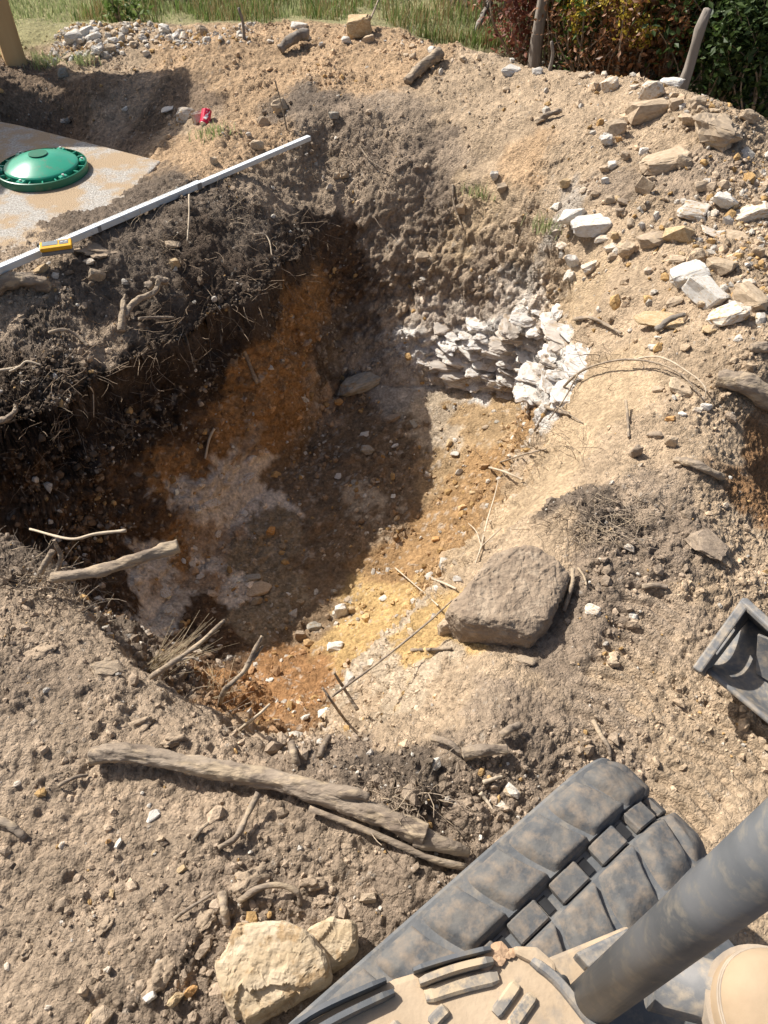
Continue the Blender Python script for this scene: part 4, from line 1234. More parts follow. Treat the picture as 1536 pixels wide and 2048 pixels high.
tag(crumbs('bank_rubble', 1500, lambda n: np.clip(RNG.lognormal(math.log(.014), .6, n), .006, .05), .3, RNG, prb),
    'loose broken rubble scattered down the right bank', 'rubble')
tag(crumbs('soil_clods', 9500, lambda n: np.clip(RNG.lognormal(math.log(.0098), .5, n), .005, .036), .05, RNG, pr),
    'crumbled brown soil clods lying all over the ground', 'clods')
tag(crumbs('soil_grit', 27000, lambda n: np.clip(RNG.lognormal(math.log(.0046), .35, n), .002, .0095), .06, RNG, pr),
    'fine grit and small pebbles scattered over the ground', 'grit')


# ------------------------------------------------------------------ concrete tank with its green lid
TZ = -.045
tank_pts = [P(-150, 215, TZ), P(38, 249, TZ), P(322, 321, TZ), P(250, 395, TZ), P(120, 480, TZ), P(-190, 560, TZ)]
tc = P(90, 350, TZ)
bm = bmesh.new()
tv = [bm.verts.new(p - tc) for p in tank_pts]
f = bm.faces.new(tv)
ex = bmesh.ops.extrude_face_region(bm, geom=[f])
bmesh.ops.translate(bm, vec=(0, 0, -.5), verts=[g for g in ex['geom'] if isinstance(g, bmesh.types.BMVert)])
bmesh.ops.recalc_face_normals(bm, faces=bm.faces)
tt = empty('septic_tank', tc)
tag(tt, 'buried grey concrete tank with dusty top beside the pit', 'tank')
slab = bm_mesh('tank_top', bm)
o = link('tank_top', slab, M['concrete'], tt)
bv = o.modifiers.new('bevel', 'BEVEL'); bv.width = .012; bv.segments = 2

lid = empty('riser_lid', P(88, 346, TZ + .0))
tag(lid, 'round green domed plastic access lid on the concrete tank', 'lid')
lid.location.z = TZ + .002
LR = .262


def lathe(prof, n=64):
    vv, ff = [], []
    for r, z in prof:
        for k in range(n):
            a = 2 * math.pi * k / n
            vv.append((r * math.cos(a), r * math.sin(a), z))
    for i in range(len(prof) - 1):
        for k in range(n):
            ff.append((i * n + k, i * n + (k + 1) % n, (i + 1) * n + (k + 1) % n, (i + 1) * n + k))
    return vv, ff


def lathe_obj(name, prof, mat, parent, n=64):
    vv, ff = lathe(prof, n)
    me = bpy.data.meshes.new(name)
    me.from_pydata(vv, [], ff)
    for p in me.polygons: p.use_smooth = True
    o = link(name, me, mat, parent)
    md = o.modifiers.new('edges', 'EDGE_SPLIT'); md.split_angle = R(35)
    return o


lathe_obj('flange', [(LR * .8, .0), (LR, .0), (LR, .042), (LR * .975, .045), (LR * .965, .024), (LR * .83, .022), (LR * .80, .05)], M['liddark'], lid)
prof = [(LR * .82, .022), (LR * .82, .05), (LR * .80, .056)]
for k in range(11):
    t = k / 10
    prof.append((LR * .785 * (1 - t) + .001, .058 + .055 * math.sin(t * math.pi / 2)))
dome = lathe_obj('dome', prof, M['lidgreen'], lid, 72)
lathe_obj('badge', [(.055, .1125), (.055, .1155), (.001, .1158)], M['liddark'], dome, 32)
rib_bm = bmesh.new()
box_bm(rib_bm, (LR * .905, 0, .032), (LR * .14, .009, .022), bevel=.002, seg=1)
rib_me = bm_mesh('rib', rib_bm)
rib_me.materials.append(M['lidgreen'])
for k in range(20):
    o = link('rib', rib_me, None, lid); o.rotation_euler.z = 2 * math.pi * k / 20
lug_bm = bmesh.new()
box_bm(lug_bm, (LR * .9, 0, .036), (LR * .13, .05, .03), bevel=.004, seg=1)
lug_me = bm_mesh('bolt_pad', lug_bm); lug_me.materials.append(M['lidgreen'])
bolt_bm = bmesh.new()
bmesh.ops.create_cone(bolt_bm, cap_ends=True, segments=6, radius1=.008, radius2=.008, depth=.01, matrix=Matrix.Translation((LR * .9, 0, .055)))
bolt_me = bm_mesh('bolt', bolt_bm); bolt_me.materials.append(M['zinc'])
for k in range(6):
    p = link('bolt_pad', lug_me, None, lid); p.rotation_euler.z = 2 * math.pi * (k + .3) / 6
    link('bolt', bolt_me, None, p)

# ------------------------------------------------------------------ measuring rod and laser receiver
ra, _ = hit(-70, 566)
rt_, _ = hit(620, 276)
ra = P(-75, 570, .055); rt_ = P(618, 275, rt_.z + .045)
L = (rt_ - ra).length
rod = empty('measuring_rod', ra)
dx = (rt_ - ra).normalized()
sd = Vector((0, 0, 1)).cross(dx).normalized()
up = dx.cross(sd)
rod.matrix_world = Matrix.Translation(ra) @ Matrix((dx, sd, up)).transposed().to_4x4()
tag(rod, 'long white graduated aluminium rod laid along the bank above pit', 'rod')


def simple_box(name, c, sz, mat, parent, bevel=.002):
    bm = bmesh.new()
    box_bm(bm, c, sz, bevel=bevel, seg=1)
    return link(name, bm_mesh(name, bm), M[mat], parent)


s1 = L * .62
sec = simple_box('rod_section', (s1 / 2, 0, 0), (s1, .046, .03), 'rodside', rod)
fc = simple_box('scale_face', (s1 / 2, -.002, .0165), (s1 - .004, .036, .003), 'rodwhite', sec, 0)
sec2 = simple_box('rod_section', ((s1 + L) / 2, 0, -.002), (L - s1, .038, .024), 'rodside', rod)
fc2 = simple_box('scale_face', ((s1 + L) / 2, -.002, .0112), (L - s1 - .004, .03, .003), 'rodwhite', sec2, 0)
simple_box('clasp', (s1 - .02, 0, 0), (.03, .05, .034), 'greyplastic', rod)
simple_box('clasp', (s1 * .52, 0, 0), (.022, .049, .034), 'greyplastic', rod)
bm = bmesh.new()
k = 0.02
i = 0
while k < s1 - .06:
    w = .016 if i % 5 == 0 else .009
    box_bm(bm, (k, .014 - w / 2, .0185), (.0025, w, .0012))
    if i % 5 == 0:
        box_bm(bm, (k + .012, -.008, .0185), (.005, .009, .0012))
    k += .01 if i % 5 else .01
    i += 1
link('scale_marks', bm_mesh('scale_marks', bm), M['greyplastic'], fc)
# receiver
rv = empty('laser_receiver', (0, 0, 0))
rp = P(112, 491, .098)
rv.matrix_world = Matrix.Translation(rp) @ Matrix.Rotation(R(17), 4, 'Z') @ Matrix.Scale(.86, 4)
tag(rv, 'yellow handheld laser receiver with grey display clamped to the rod', 'receiver')
bm = bmesh.new(); box_bm(bm, (0, 0, 0), (.175, .085, .026), bevel=.008); housing = link('housing', bm_mesh('housing', bm), M['yellow'], rv)
bm = bmesh.new(); box_bm(bm, (0, 0, -.026), (.172, .082, .024), bevel=.006); link('back_shell', bm_mesh('back_shell', bm), M['greyplastic'], rv)
simple_box('display', (-.03, .008, .0135), (.085, .05, .003), 'screen', housing)
simple_box('keypad', (.045, .004, .0135), (.05, .045, .002), 'greyplastic', housing)
simple_box('button', (.035, .004, .0155), (.014, .012, .003), 'rodside', housing)
simple_box('button', (.058, .004, .0155), (.014, .012, .003), 'rodside', housing)
bm = bmesh.new(); box_bm(bm, (-.07, .06, -.03), (.06, .05, .02), bevel=.004); link('clamp', bm_mesh('clamp', bm), M['rodside'], rv)
bm = bmesh.new(); bmesh.ops.create_cone(bm, cap_ends=True, segments=16, radius1=.014, radius2=.014, depth=.02, matrix=Matrix.Translation((-.1, .085, -.03)) @ Matrix.Rotation(R(90), 4, 'Y'))
link('clamp_knob', bm_mesh('clamp_knob', bm), M['black'], rv)

# ------------------------------------------------------------------ crushed red can
cl_, _ = hit(413, 243)
can = empty('drink_can', cl_ + Vector((0, 0, .025)))
can.rotation_euler = (R(62), R(10), R(160))
tag(can, 'crushed red drink can against a pale stone behind the tank', 'can')
vv, ff = lathe([(.024, -.055), (.031, -.048), (.033, -.04), (.033, .035), (.026, .05), (.025, .053)], 28)
A = np.array(vv)
A[:, 0] *= 1 - .35 * np.exp(-((A[:, 2] - .005) / .022) ** 2)
A[:, 1] += .012 * np.sin(A[:, 2] * 60) + .004 * noise3(A * 60, 3)
me = bpy.data.meshes.new('can_body'); me.from_pydata(A.tolist(), [], ff)
body = link('can_body', me, M['red'], can)
for zz, rr, nm in ((.051, .025, 'can_top'), (-.054, .024, 'can_base')):
    bm = bmesh.new(); bmesh.ops.create_cone(bm, cap_ends=True, segments=24, radius1=rr, radius2=rr * .96, depth=.004, matrix=Matrix.Translation((0, .012 * math.sin(zz * 60), zz)))
    link(nm, bm_mesh(nm, bm), M['silver'], can)
bm = bmesh.new()
for k, (zz, hh) in enumerate(((-.03, .012), (-.012, .016), (.006, .012), (.022, .014))):
    box_bm(bm, (-.0255 if abs(zz) > .02 else -.0235, -.004 + .006 * (k % 2), zz), (.02, .02, hh), Matrix.Rotation(R(20 * (k % 2) - 60), 4, 'Z'))
link('white_print', bm_mesh('white_print', bm), M['whiteprint'], body)

# ------------------------------------------------------------------ porch whose post shows at upper left and whose shadow falls behind the tank
pb, _ = hit(40, 132)
porch = empty('wooden_porch', pb)
tag(porch, 'raised timber porch with square post at the upper left corner', 'porch')
PH = 1.75
bm = bmesh.new()
box_bm(bm, (-.02, .05, PH / 2 - .08), (.15, .15, PH + .16), Matrix.Rotation(R(28), 4, 'Z'), bevel=.006)
link('post', bm_mesh('post', bm), M['timber'], porch)
shx, shy = SUN.x / SUN.z, SUN.y / SUN.z


def cast(px, py, z0, h):
    """where something at height h must stand to shade the ground point seen at the pixel"""
    p = P(px, py, z0)
    return Vector((p.x + (h - z0) * shx, p.y + (h - z0) * shy, h))


c1, c2 = cast(412, 186, -.02, PH), cast(322, 312, -.08, PH)
far = cast(100, 150, 0, PH)
n2 = cast(146, 279, TZ, PH)
n3 = cast(-10, 392, TZ, PH)
lower_y = n3.y - .35
yb = [c1.y + .02, c2.y]
board_w = .14


def plank(name, x0, x1, y0, y1, z, th, mat, parent):
    bm = bmesh.new()
    box_bm(bm, ((x0 + x1) / 2 - pb.x, (y0 + y1) / 2 - pb.y, z - pb.z), (x1 - x0, y1 - y0, th), bevel=.004, seg=1)
    return link(name, bm_mesh(name, bm), M[mat], parent)


y = c1.y
k = 0
while y > lower_y:
    y1 = y - board_w + .004
    ym = (y + y1) / 2
    if ym > c2.y: xr = c1.x + (c2.x - c1.x) * (c1.y - ym) / (c1.y - c2.y)
    else: xr = n2.x + (n3.x - n2.x) * (n2.y - ym) / (n2.y - n3.y)
    plank('deck_board', -5.2, xr, y1, y, PH, .035, 'timber', porch)
    y -= board_w
plank('joist', -5.1, c1.x - .06, c1.y - .06, c1.y - .02, PH - .1, .16, 'timber', porch)
plank('joist', -5.1, c2.x - .06, c2.y + .02, c2.y + .06, PH - .1, .16, 'timber', porch)
bm = bmesh.new(); box_bm(bm, (-2.2, .05, PH / 2 - .08), (.15, .15, PH + .16), bevel=.006); link('post', bm_mesh('post', bm), M['timber'], porch)
bm = bmesh.new(); box_bm(bm, (-2.2, lower_y - pb.y + .2, PH / 2 - .08), (.15, .15, PH + .16), bevel=.006); link('post', bm_mesh('post', bm), M['timber'], porch)


# ------------------------------------------------------------------ wood: log, sticks, roots
def spline(pts, n):
    """Catmull-Rom through points"""
    Pp = [pts[0] * 2 - pts[1]] + pts + [pts[-1] * 2 - pts[-2]]
    out = []
    for i in range(1, len(Pp) - 2):
        m = max(2, int(n / (len(pts) - 1)))
        for k in range(m):
            t = k / m
            a, b, c, d = Pp[i - 1], Pp[i], Pp[i + 1], Pp[i + 2]
            out.append(.5 * ((2 * b) + (c - a) * t + (2 * a - 5 * b + 4 * c - d) * t * t + (3 * b - a - 3 * c + d) * t ** 3))
    out.append(pts[-1])
    return out


def tube_arrays(path, r0, r1, sides, seed, knob=.12, wob=0.0):
    rr = random.Random(seed)
    vv, ff = [], []
    n = len(path)
    ref = Vector((0.13, .2, 1)).normalized()
    ph = rr.random() * 10
    for i, p in enumerate(path):
        t = (path[min(i + 1, n - 1)] - path[max(i - 1, 0)]).normalized()
        u = t.cross(ref)
        if u.length < .05: u = t.cross(Vector((1, 0, 0)))
        u.normalize()
        w = t.cross(u)
        f = i / (n - 1)
        rad = r0 * (1 - f) + r1 * f
        rad *= 1 + knob * math.sin(f * 17 + ph) * math.sin(f * 6 + ph * 2)
        c = p + (u * rr.uniform(-1, 1) + w * rr.uniform(-1, 1)) * wob
        for k in range(sides):
            a = 2 * math.pi * k / sides
            q = rad * (1 + knob * .9 * math.sin(2 * a + ph + f * 3) * math.sin(f * 9 + 1.7 * math.sin(a)))
            vv.append(c + (u * math.cos(a) + w * math.sin(a)) * q)
    for i in range(n - 1):
        for k in range(sides):
            ff.append((i * sides + k, i * sides + (k + 1) % sides, (i + 1) * sides + (k + 1) % sides, (i + 1) * sides + k))
    # blunt broken ends
    for e, rev in ((0, True), (n - 1, False)):
        ci = len(vv)
        c = sum((Vector(vv[e * sides + k]) for k in range(sides)), Vector()) / sides
        vv.append(c + Vector((rr.uniform(-.2, .2), rr.uniform(-.2, .2), rr.uniform(-.2, .2))) * r0)
        for k in range(sides):
            a, b = e * sides + k, e * sides + (k + 1) % sides
            ff.append((b, a, ci, ci) if rev else (a, b, ci, ci))
    return vv, ff


def tube_mesh(name, path, r0, r1, sides=8, seed=1, knob=.12, wob=0.0, origin=None):
    vv, ff = tube_arrays(path, r0, r1, sides, seed, knob, wob)
    org = origin or path[0]
    if r0 > .012 and sides >= 8:
        A = np.array([tuple(v) for v in vv]); n_ = len(path)
        Cn = np.array([tuple(p) for p in path])
        ci = np.minimum(np.arange(len(A)) // sides, n_ - 1)
        rd = A - Cn[ci]
        rl_ = np.linalg.norm(rd, axis=1, keepdims=True) + 1e-9
        ax_ = np.array(tuple((path[-1] - path[0]).normalized()))
        fl_ = A - np.outer(A @ ax_, ax_) * .8
        dd = r0 * (.24 * fbm(fl_ * 1.9 / r0, 3, seed % 40) + .11 * fbm(A * .5 / r0, 3, 7) - .22 * np.clip(np.abs(noise3(fl_ * .9 / r0 + seed, 9)) - .3, 0, 1))
        A = A + rd / rl_ * dd[:, None]
        vv = [Vector(v) for v in A.tolist()]
    me = bpy.data.meshes.new(name)
    me.from_pydata([tuple(v - org) for v in vv], [], [f if f[2] != f[3] else f[:3] for f in ff])
    for p in me.polygons: p.use_smooth = True
    me.update()
    return me


def pt(s):
    """(px, py, lift) -> on the ground, lifted; (px, py, 'z', z) -> at height z"""
    if len(s) == 4: return P(s[0], s[1], s[3])
    l, n = hit(s[0], s[1])
    return l + Vector((0, 0, s[2]))


def stick(name, pts, r0, r1, mat, label, cat, group=None, sides=8, n=24, seed=1, knob=.12, wob=0.0, side=()):
    if r0 > .012: sides, n = max(sides, 20), max(n, 60)
    path = spline([pt(p) for p in pts], n)
    me = tube_mesh(name, path, r0, r1, sides, seed, knob, wob)
    o = link(name, me, M[mat])
    o.location = path[0]
    for j, (sp, a, b) in enumerate(side):
        q = spline([pt(p) for p in sp], 12)
        link('branch', tube_mesh('branch', q, a, b, 6, seed + j, knob, wob, path[0]), M[mat], o)
    if label: tag(o, label, cat, group)
    return o


# the big log, with a splintered tail
bigl = stick('log', [(192, 1524, .035), (260, 1522, .05), (380, 1545, .05), (520, 1570, .05), (640, 1600, .045), (760, 1645, .04), (850, 1680, .035)],
             .022, .027, 'bark', 'long grey brown log lying across the near soil', 'log', sides=36, n=240, seed=5, knob=.1,
             side=[([(650, 1598, .05), (700, 1605, .06), (738, 1612, .055)], .022, .012), ([(830, 1680, .03), (890, 1700, .03), (935, 1712, .02)], .03, .012),
                   ([(620, 1625, .025), (740, 1670, .02), (860, 1722, .02), (930, 1738, .01)], .008, .01)])
stick('stick', [(105, 1155, 'z', .02), (200, 1142, 'z', .05), (280, 1115, 'z', .07), (357, 1092, 'z', .08)], .0165, .021, 'bark', 'thick bare stick pointing out over the pit from left rim', 'stick', sides=10, n=30, seed=9, knob=.1)
stick('stick', [(60, 1058, 'z', -.05), (140, 1078, 'z', .0), (190, 1068, 'z', .02), (252, 1061, 'z', .03)], .004, .006, 'rootpale', 'thin pale bent stick above the thick stick on left rim', 'stick', seed=10)
stick('stick', [(110, 1150, 'z', -.02), (122, 1115, 'z', .03), (112, 1090, 'z', .08), (108, 1080, 'z', .1)], .009, .005, 'bark', 'short crooked upright stub where the thick stick starts', 'stick', seed=11)
stick('stick', [(80, 1145, 'z', -.02), (95, 1120, 'z', .02), (105, 1102, 'z', .05)], .011, .01, 'bark', 'short curved stub left of the crooked upright stub', 'stick', seed=12)
stick('stick', [(305, 1362, .02), (345, 1325, 'z', .06), (395, 1290, 'z', .08), (450, 1240, 'z', .13)], .009, .005, 'bark', 'long crooked twig rising over the dry straw', 'stick', seed=13, knob=.2,
      side=[([(345, 1325, 'z', .06), (380, 1315, 'z', .07), (398, 1322, 'z', .06)], .004, .003)])
stick('stick', [(440, 1412, .01), (450, 1380, 'z', .05), (490, 1340, 'z', .08), (510, 1300, 'z', .12), (524, 1272, 'z', .15)], .008, .006, 'bark', 'knotty twig rising right of the dry straw at the rim', 'stick', seed=14, knob=.22,
      side=[([(505, 1320, 'z', .1), (520, 1300, 'z', .11), (526, 1292, 'z', .12)], .005, .004)])
stick('stick', [(480, 1462, .01), (510, 1435, 'z', .02), (540, 1408, 'z', .05)], .006, .003, 'rootpale', 'small pale twig at the near rim by the orange soil', 'stick', seed=15)
stick('stick', [(438, 1700, .012), (475, 1680, .02), (498, 1640, .035), (522, 1603, .05)], .007, .008, 'bark', 'forked twig below the big log', 'stick', seed=16, knob=.2,
      side=[([(388, 1682, .008), (405, 1662, .015), (420, 1652, .02)], .006, .004)])
stick('root', [(350, 1840, .01), (385, 1818, .015), (430, 1790, .015)], .005, .003, 'bark', 'thin root on the soil left of the round clods', 'root', seed=17)
stick('root', [(480, 1805, .01), (520, 1785, .03), (560, 1780, .035), (595, 1790, .02), (600, 1810, .0)], .008, .006, 'bark', 'curved root arching over clods above the split rock', 'root', seed=18)
stick('root', [(447, 1790, .01), (450, 1820, .02), (455, 1850, .01)], .011, .009, 'bark', 'short upright root piece left of the arching root', 'root', seed=19)
stick('stick', [(-10, 1640, .02), (25, 1655, .015), (52, 1678, .005)], .012, .009, 'bark', 'stick entering at the left edge below the log', 'stick', seed=20)
stick('stick', [(118, 1575, .008), (150, 1560, .012), (178, 1552, .008)], .005, .004, 'bark', 'short brown stick left of the log', 'stick', seed=21)
stick('stick', [(583, 1490, .01), (588, 1510, .02), (596, 1535, .01)], .012, .009, 'bark', 'stubby wood chip behind the middle of log', 'stick', seed=22)
stick('stick', [(640, 1515, .01), (650, 1495, .02), (660, 1480, .02)], .009, .007, 'bark', 'stubby wood chip right of the other chip behind log', 'stick', seed=23)
stick('stick', [(715, 1420, 'z', -.25), (690, 1380, 'z', -.2), (668, 1345, 'z', -.1)], .006, .004, 'bark', 'grey twig standing at near rim right of orange soil', 'stick', seed=24)
stick('stick', [(690, 1440, .0), (665, 1405, 'z', -.05), (645, 1375, 'z', 0)], .005, .003, 'bark', 'thin twig leaning left at the near rim', 'stick', seed=25)
stick('stick', [(665, 1392, 'z', -.1), (750, 1330, 'z', -.12), (850, 1250, 'z', -.05), (905, 1200, 'z', .0)], .004, .003, 'bark', 'long thin straight twig from the boulder into the pit', 'stick', seed=26)
stick('stick', [(790, 1140, .02), (830, 1180, .04), (875, 1225, .04)], .004, .003, 'rootpale', 'pale thin twig on the slope left of great boulder', 'stick', seed=27)
stick('stick', [(850, 1155, .01), (880, 1170, .02), (912, 1185, .02)], .005, .004, 'rootpale', 'short pale twig touching the great boulder', 'stick', seed=28)
stick('stick', [(823, 1303, .01), (860, 1304, .015), (903, 1300, .01)], .006, .005, 'bark', 'short dark stick on sand below the great boulder', 'stick', seed=29)
stick('stick', [(1142, 1150, .03), (1138, 1190, .04), (1125, 1230, .02)], .008, .007, 'bark', 'stick leaning on the right side of the great boulder', 'stick', seed=30)
stick('stick', [(1283, 1177, .01), (1305, 1176, .015), (1333, 1178, .01)], .009, .007, 'bark', 'short thick stick lying right of the great boulder', 'stick', seed=31)
stick('stick', [(1155, 1140, .01), (1165, 1160, .02), (1172, 1175, .01)], .004, .003, 'bark', 'thin twig right of the leaning stick', 'stick', seed=32)
stick('stick', [(1185, 1445, .01), (1200, 1480, .02), (1215, 1500, .015), (1220, 1525, .005)], .007, .005, 'bark', 'bent brown root above the tip of the rubber track', 'root', seed=33)
stick('wood_chip', [(865, 1482, .02), (900, 1498, .03), (925, 1515, .015)], .01, .007, 'bark', 'flat wood piece among dark clods above the track', 'wood', seed=34)
stick('wood_chip', [(925, 1515, .02), (960, 1512, .035), (1010, 1508, .03)], .017, .014, 'bark', 'thick dusty wood lump in the dark clods', 'wood', seed=35)
stick('wood_chip', [(1000, 1478, .02), (1018, 1468, .03), (1038, 1458, .02)], .012, .01, 'bark', 'pale wood splinter above the dusty wood lump', 'wood', seed=36)
stick('wood_chip', [(960, 1588, .008), (972, 1605, .012), (985, 1622, .008)], .006, .003, 'rootpale', 'pale split splinter beside the rubber track', 'wood', seed=37)
stick('wood_chip', [(965, 1568, .01), (985, 1563, .015), (1003, 1556, .01)], .006, .004, 'rootpale', 'pale sliver above the split splinter', 'wood', seed=38)
# right side
stick('log', [(1430, 768, .03), (1480, 785, .045), (1530, 815, .045), (1590, 850, .04)], .032, .05, 'bark', 'thick weathered log at the right edge of the flat', 'log', sides=14, n=40, seed=40, knob=.08)
stick('stick', [(1348, 925, .015), (1385, 940, .03), (1425, 955, .02), (1442, 958, .01)], .014, .012, 'bark', 'brown stick lying on the right flat below the leaning flake', 'stick', sides=10, seed=41)
stick('stick', [(1148, 645, .02), (1180, 650, .04), (1210, 665, .04), (1240, 678, .03)], .01, .006, 'bark', 'dark stick poking from the right pit lip', 'stick', seed=42)
stick('stick', [(1310, 668, .02), (1335, 655, .04), (1365, 645, .04)], .014, .01, 'greywood', 'weathered stick on the long flat sandy slab', 'stick', seed=43)
stick('stick', [(1500, 700, .01), (1530, 702, .015), (1560, 706, .01)], .02, .02, 'bark', 'dark wood end at the right edge under the rubble', 'wood', seed=44)
stick('branch', [(1068, 868, .02), (1098, 825, .06), (1150, 775, .08), (1220, 748, .07), (1290, 742, .05), (1350, 765, .05), (1400, 800, .02)], .007, .003, 'bark', 'long arching twig spanning from pit slope across right lip', 'branch', n=50, seed=45,
      side=[([(1150, 775, .08), (1125, 815, .05), (1095, 850, .03)], .004, .003), ([(1098, 825, .06), (1130, 835, .03), (1165, 850, .01)], .004, .002)])
stick('branch', [(1250, 740, .05), (1310, 742, .07), (1370, 770, .06), (1402, 795, .05), (1405, 808, .02)], .004, .002, 'rootpale', 'pale thin vine looping beside the arching twig', 'branch', n=40, seed=46)
stick('branch', [(1072, 812, .02), (1100, 830, .04), (1135, 838, .03)], .012, .008, 'bark', 'dark broken branch stub under the white clay face', 'branch', seed=47)
stick('stick', [(978, 940, .02), (1005, 955, .04), (1045, 966, .02)], .006, .005, 'rootpale', 'pale peeled twig lying on the sunlit pit slope', 'stick', seed=48)
stick('stick', [(1000, 930, .02), (1040, 920, .03), (1090, 908, .03)], .005, .004, 'bark', 'dark twig above the pale peeled twig', 'stick', seed=49)
stick('stick', [(1300, 868, .02), (1303, 890, .0), (1306, 920, .0)], .006, .004, 'greywood', 'thin upright splinter left of the leaning flake', 'stick', seed=50) if False else None
stick('stick', [(1246, 820, .05), (1252, 850, .03), (1256, 878, .01)], .006, .005, 'bark', 'thin splinter standing on the sandy right lip', 'stick', seed=50)
stick('branch', [(962, 1100, .02), (972, 1060, .06), (985, 1020, .09), (992, 990, .1)], .004, .002, 'rootpale', 'pale upright straw at the root tuft above boulder', 'branch', seed=51,
      side=[([(962, 1100, .02), (950, 1075, .04), (935, 1058, .04)], .003, .002), ([(962, 1100, .02), (985, 1085, .04), (1000, 1070, .04)], .003, .002), ([(962, 1100, .02), (955, 1120, .02), (950, 1130, .0)], .004, .003)])
# far and back
stick('log', [(815, 170, .02), (840, 152, .05), (862, 137, .06), (880, 122, .05)], .028, .04, 'bark', 'weathered log lying on the far spoil behind the pit', 'log', sides=12, seed=60, n=26)
stick('log', [(560, 108, .03), (585, 98, .06), (612, 84, .06)], .03, .038, 'greywood', 'charred dark log stub at the grass edge', 'log', sides=12, seed=61, n=20)
stick('stick', [(1075, 246, .01), (1095, 240, .03), (1121, 232, .03)], .016, .013, 'bark', 'short thick stick on back slope beside oval stone', 'stick', seed=62)
stick('stick', [(945, 85, .02), (960, 70, .12), (978, 50, .2)], .02, .022, 'greywood', 'broken stub sticking up from the grass edge', 'stick', seed=63)
stick('stick', [(740, 65, .08), (775, 40, .25), (830, 32, .25)], .008, .004, 'bark', 'thin dark branch over the grass right of square block', 'branch', seed=64)
stick('stick', [(556, 185, .0), (562, 215, .0), (572, 255, .0)], .007, .006, 'bark', 'thin upright dark twig behind the rod end', 'stick', seed=65) if False else None
tw = hit(574, 262)[0]
o = link('stick', tube_mesh('stick', spline([tw + Vector((0, 0, -.03)), tw + Vector((-.02, .01, .12)), tw + Vector((-.05, .02, .26))], 12), .006, .004, 6, 65), M['bark'])
o.location = tw
tag(o, 'thin upright dark twig behind the rod end', 'stick')
for px, py, hgt, lab in ((487, 78, .2, 'small dark stem standing in spoil near the lawn'), (1098, 140, .16, 'short dark stub standing on the crest by white lumps'), (1255, 146, .14, 'short stump on the crest below the goldenrod')):
    tw = hit(px, py)[0]
    o = link('stem', tube_mesh('stem', spline([Vector((0, 0, -.04)), Vector((.01, 0, hgt * .5)), Vector((-.01, .0, hgt))], 8), .012, .009, 7, px, origin=Vector((0, 0, 0))), M['greywood'])
    o.location = tw
    tag(o, lab, 'stem')
stick('branch', [(1055, 95, .05), (1080, 115, .12), (1100, 118, .14), (1120, 95, .2)], .006, .004, 'bark', 'forked bare twig on the crest right of thick post', 'branch', seed=66)
stick('branch', [(1200, 130, .1), (1215, 105, .2), (1240, 80, .3)], .006, .004, 'rootpale', 'pale curved bare stem under the yellow flowers', 'branch', seed=67)
stick('branch', [(1256, 136, .08), (1285, 140, .1), (1305, 148, .06)], .02, .01, 'greywood', 'bleached driftwood branch on crest beside leaning post', 'branch', seed=68,
      side=[([(1285, 140, .1), (1283, 120, .14), (1282, 100, .2)], .006, .003), ([(1290, 142, .1), (1305, 135, .12), (1308, 150, .05)], .005, .003)])
# left bank roots
stick('root', [(-20, 590, .03), (30, 578, .05), (70, 575, .04), (100, 580, .01)], .045, .03, 'bark', 'thick dark root at left edge under the rod', 'root', sides=12, seed=70)
stick('root', [(252, 645, .03), (275, 625, .06), (315, 608, .07), (322, 592, .08), (310, 588, .09)], .017, .012, 'bark', 'bent root elbow sticking out of the dark bank', 'root', sides=10, seed=71)
stick('root', [(298, 585, .03), (318, 580, .05), (338, 574, .03)], .022, .02, 'bark', 'cut root stub above the bent root elbow', 'root', sides=10, seed=72)
stick('root', [(246, 672, .03), (250, 640, .05), (255, 610, .06)], .022, .006, 'bark', 'tapered root standing left of the bent elbow', 'root', sides=10, seed=73)
stick('root', [(280, 648, .03), (310, 652, .05), (352, 652, .05)], .009, .006, 'bark', 'thin root running right below the bent elbow', 'root', seed=74)
stick('root', [(100, 672, .02), (130, 672, .035), (155, 680, .03), (178, 696, .01)], .01, .007, 'bark', 'brown root along the sunlit ledge of the bank', 'root', seed=75)
stick('root', [(0, 752, .03), (45, 752, .05), (62, 744, .06), (90, 748, .05)], .008, .004, 'rootpale', 'pale forked root at left edge over the dark wall', 'root', seed=76,
      side=[([(45, 752, .05), (38, 760, .06), (28, 764, .06)], .006, .004)])
stick('root', [(0, 850, .02), (20, 850, .04), (38, 845, .06), (40, 830, .06)], .016, .008, 'bark', 'twisted root end at left edge of the dark wall', 'root', seed=77)
stick('root', [(510, 475, .02), (530, 482, .04), (541, 500, .05), (545, 525, .04)], .004, .003, 'rootpale', 'pale hanging root curl on the bank under the rod', 'root', seed=78)
stick('root', [(380, 400, .03), (380, 440, .03), (376, 490, .02)], .004, .004, 'rootpale', 'straight pale straw standing on the bank below rod', 'root', seed=79)
stick('root', [(488, 708, .03), (500, 740, .05), (516, 778, .04)], .012, .011, 'bark', 'straight cut root hanging on the orange wall', 'root', seed=80)
stick('root', [(430, 862, .02), (422, 890, .05), (412, 925, .03)], .008, .006, 'rootpale', 'pale root peg in the lower orange wall', 'root', seed=81)
stick('root', [(905, 375, .02), (908, 420, .03), (925, 465, .02)], .008, .005, 'bark', 'dark root hanging down the yellow back slope', 'root', seed=82)
stick('root', [(720, 300, .02), (740, 330, .03), (775, 350, .02)], .006, .004, 'bark', 'thin dark root across the grey back slope', 'root', seed=83)
stick('root', [(185, 790, .05), (194, 810, .07), (193, 850, .05)], .004, .003, 'rootpale', 'pale drooping rootlet in the black hollow', 'root', seed=84)
stick('root', [(120, 876, .04), (150, 874, .06), (176, 868, .06)], .003, .003, 'rootpale', 'pale level rootlet in the black hollow', 'root', seed=85)


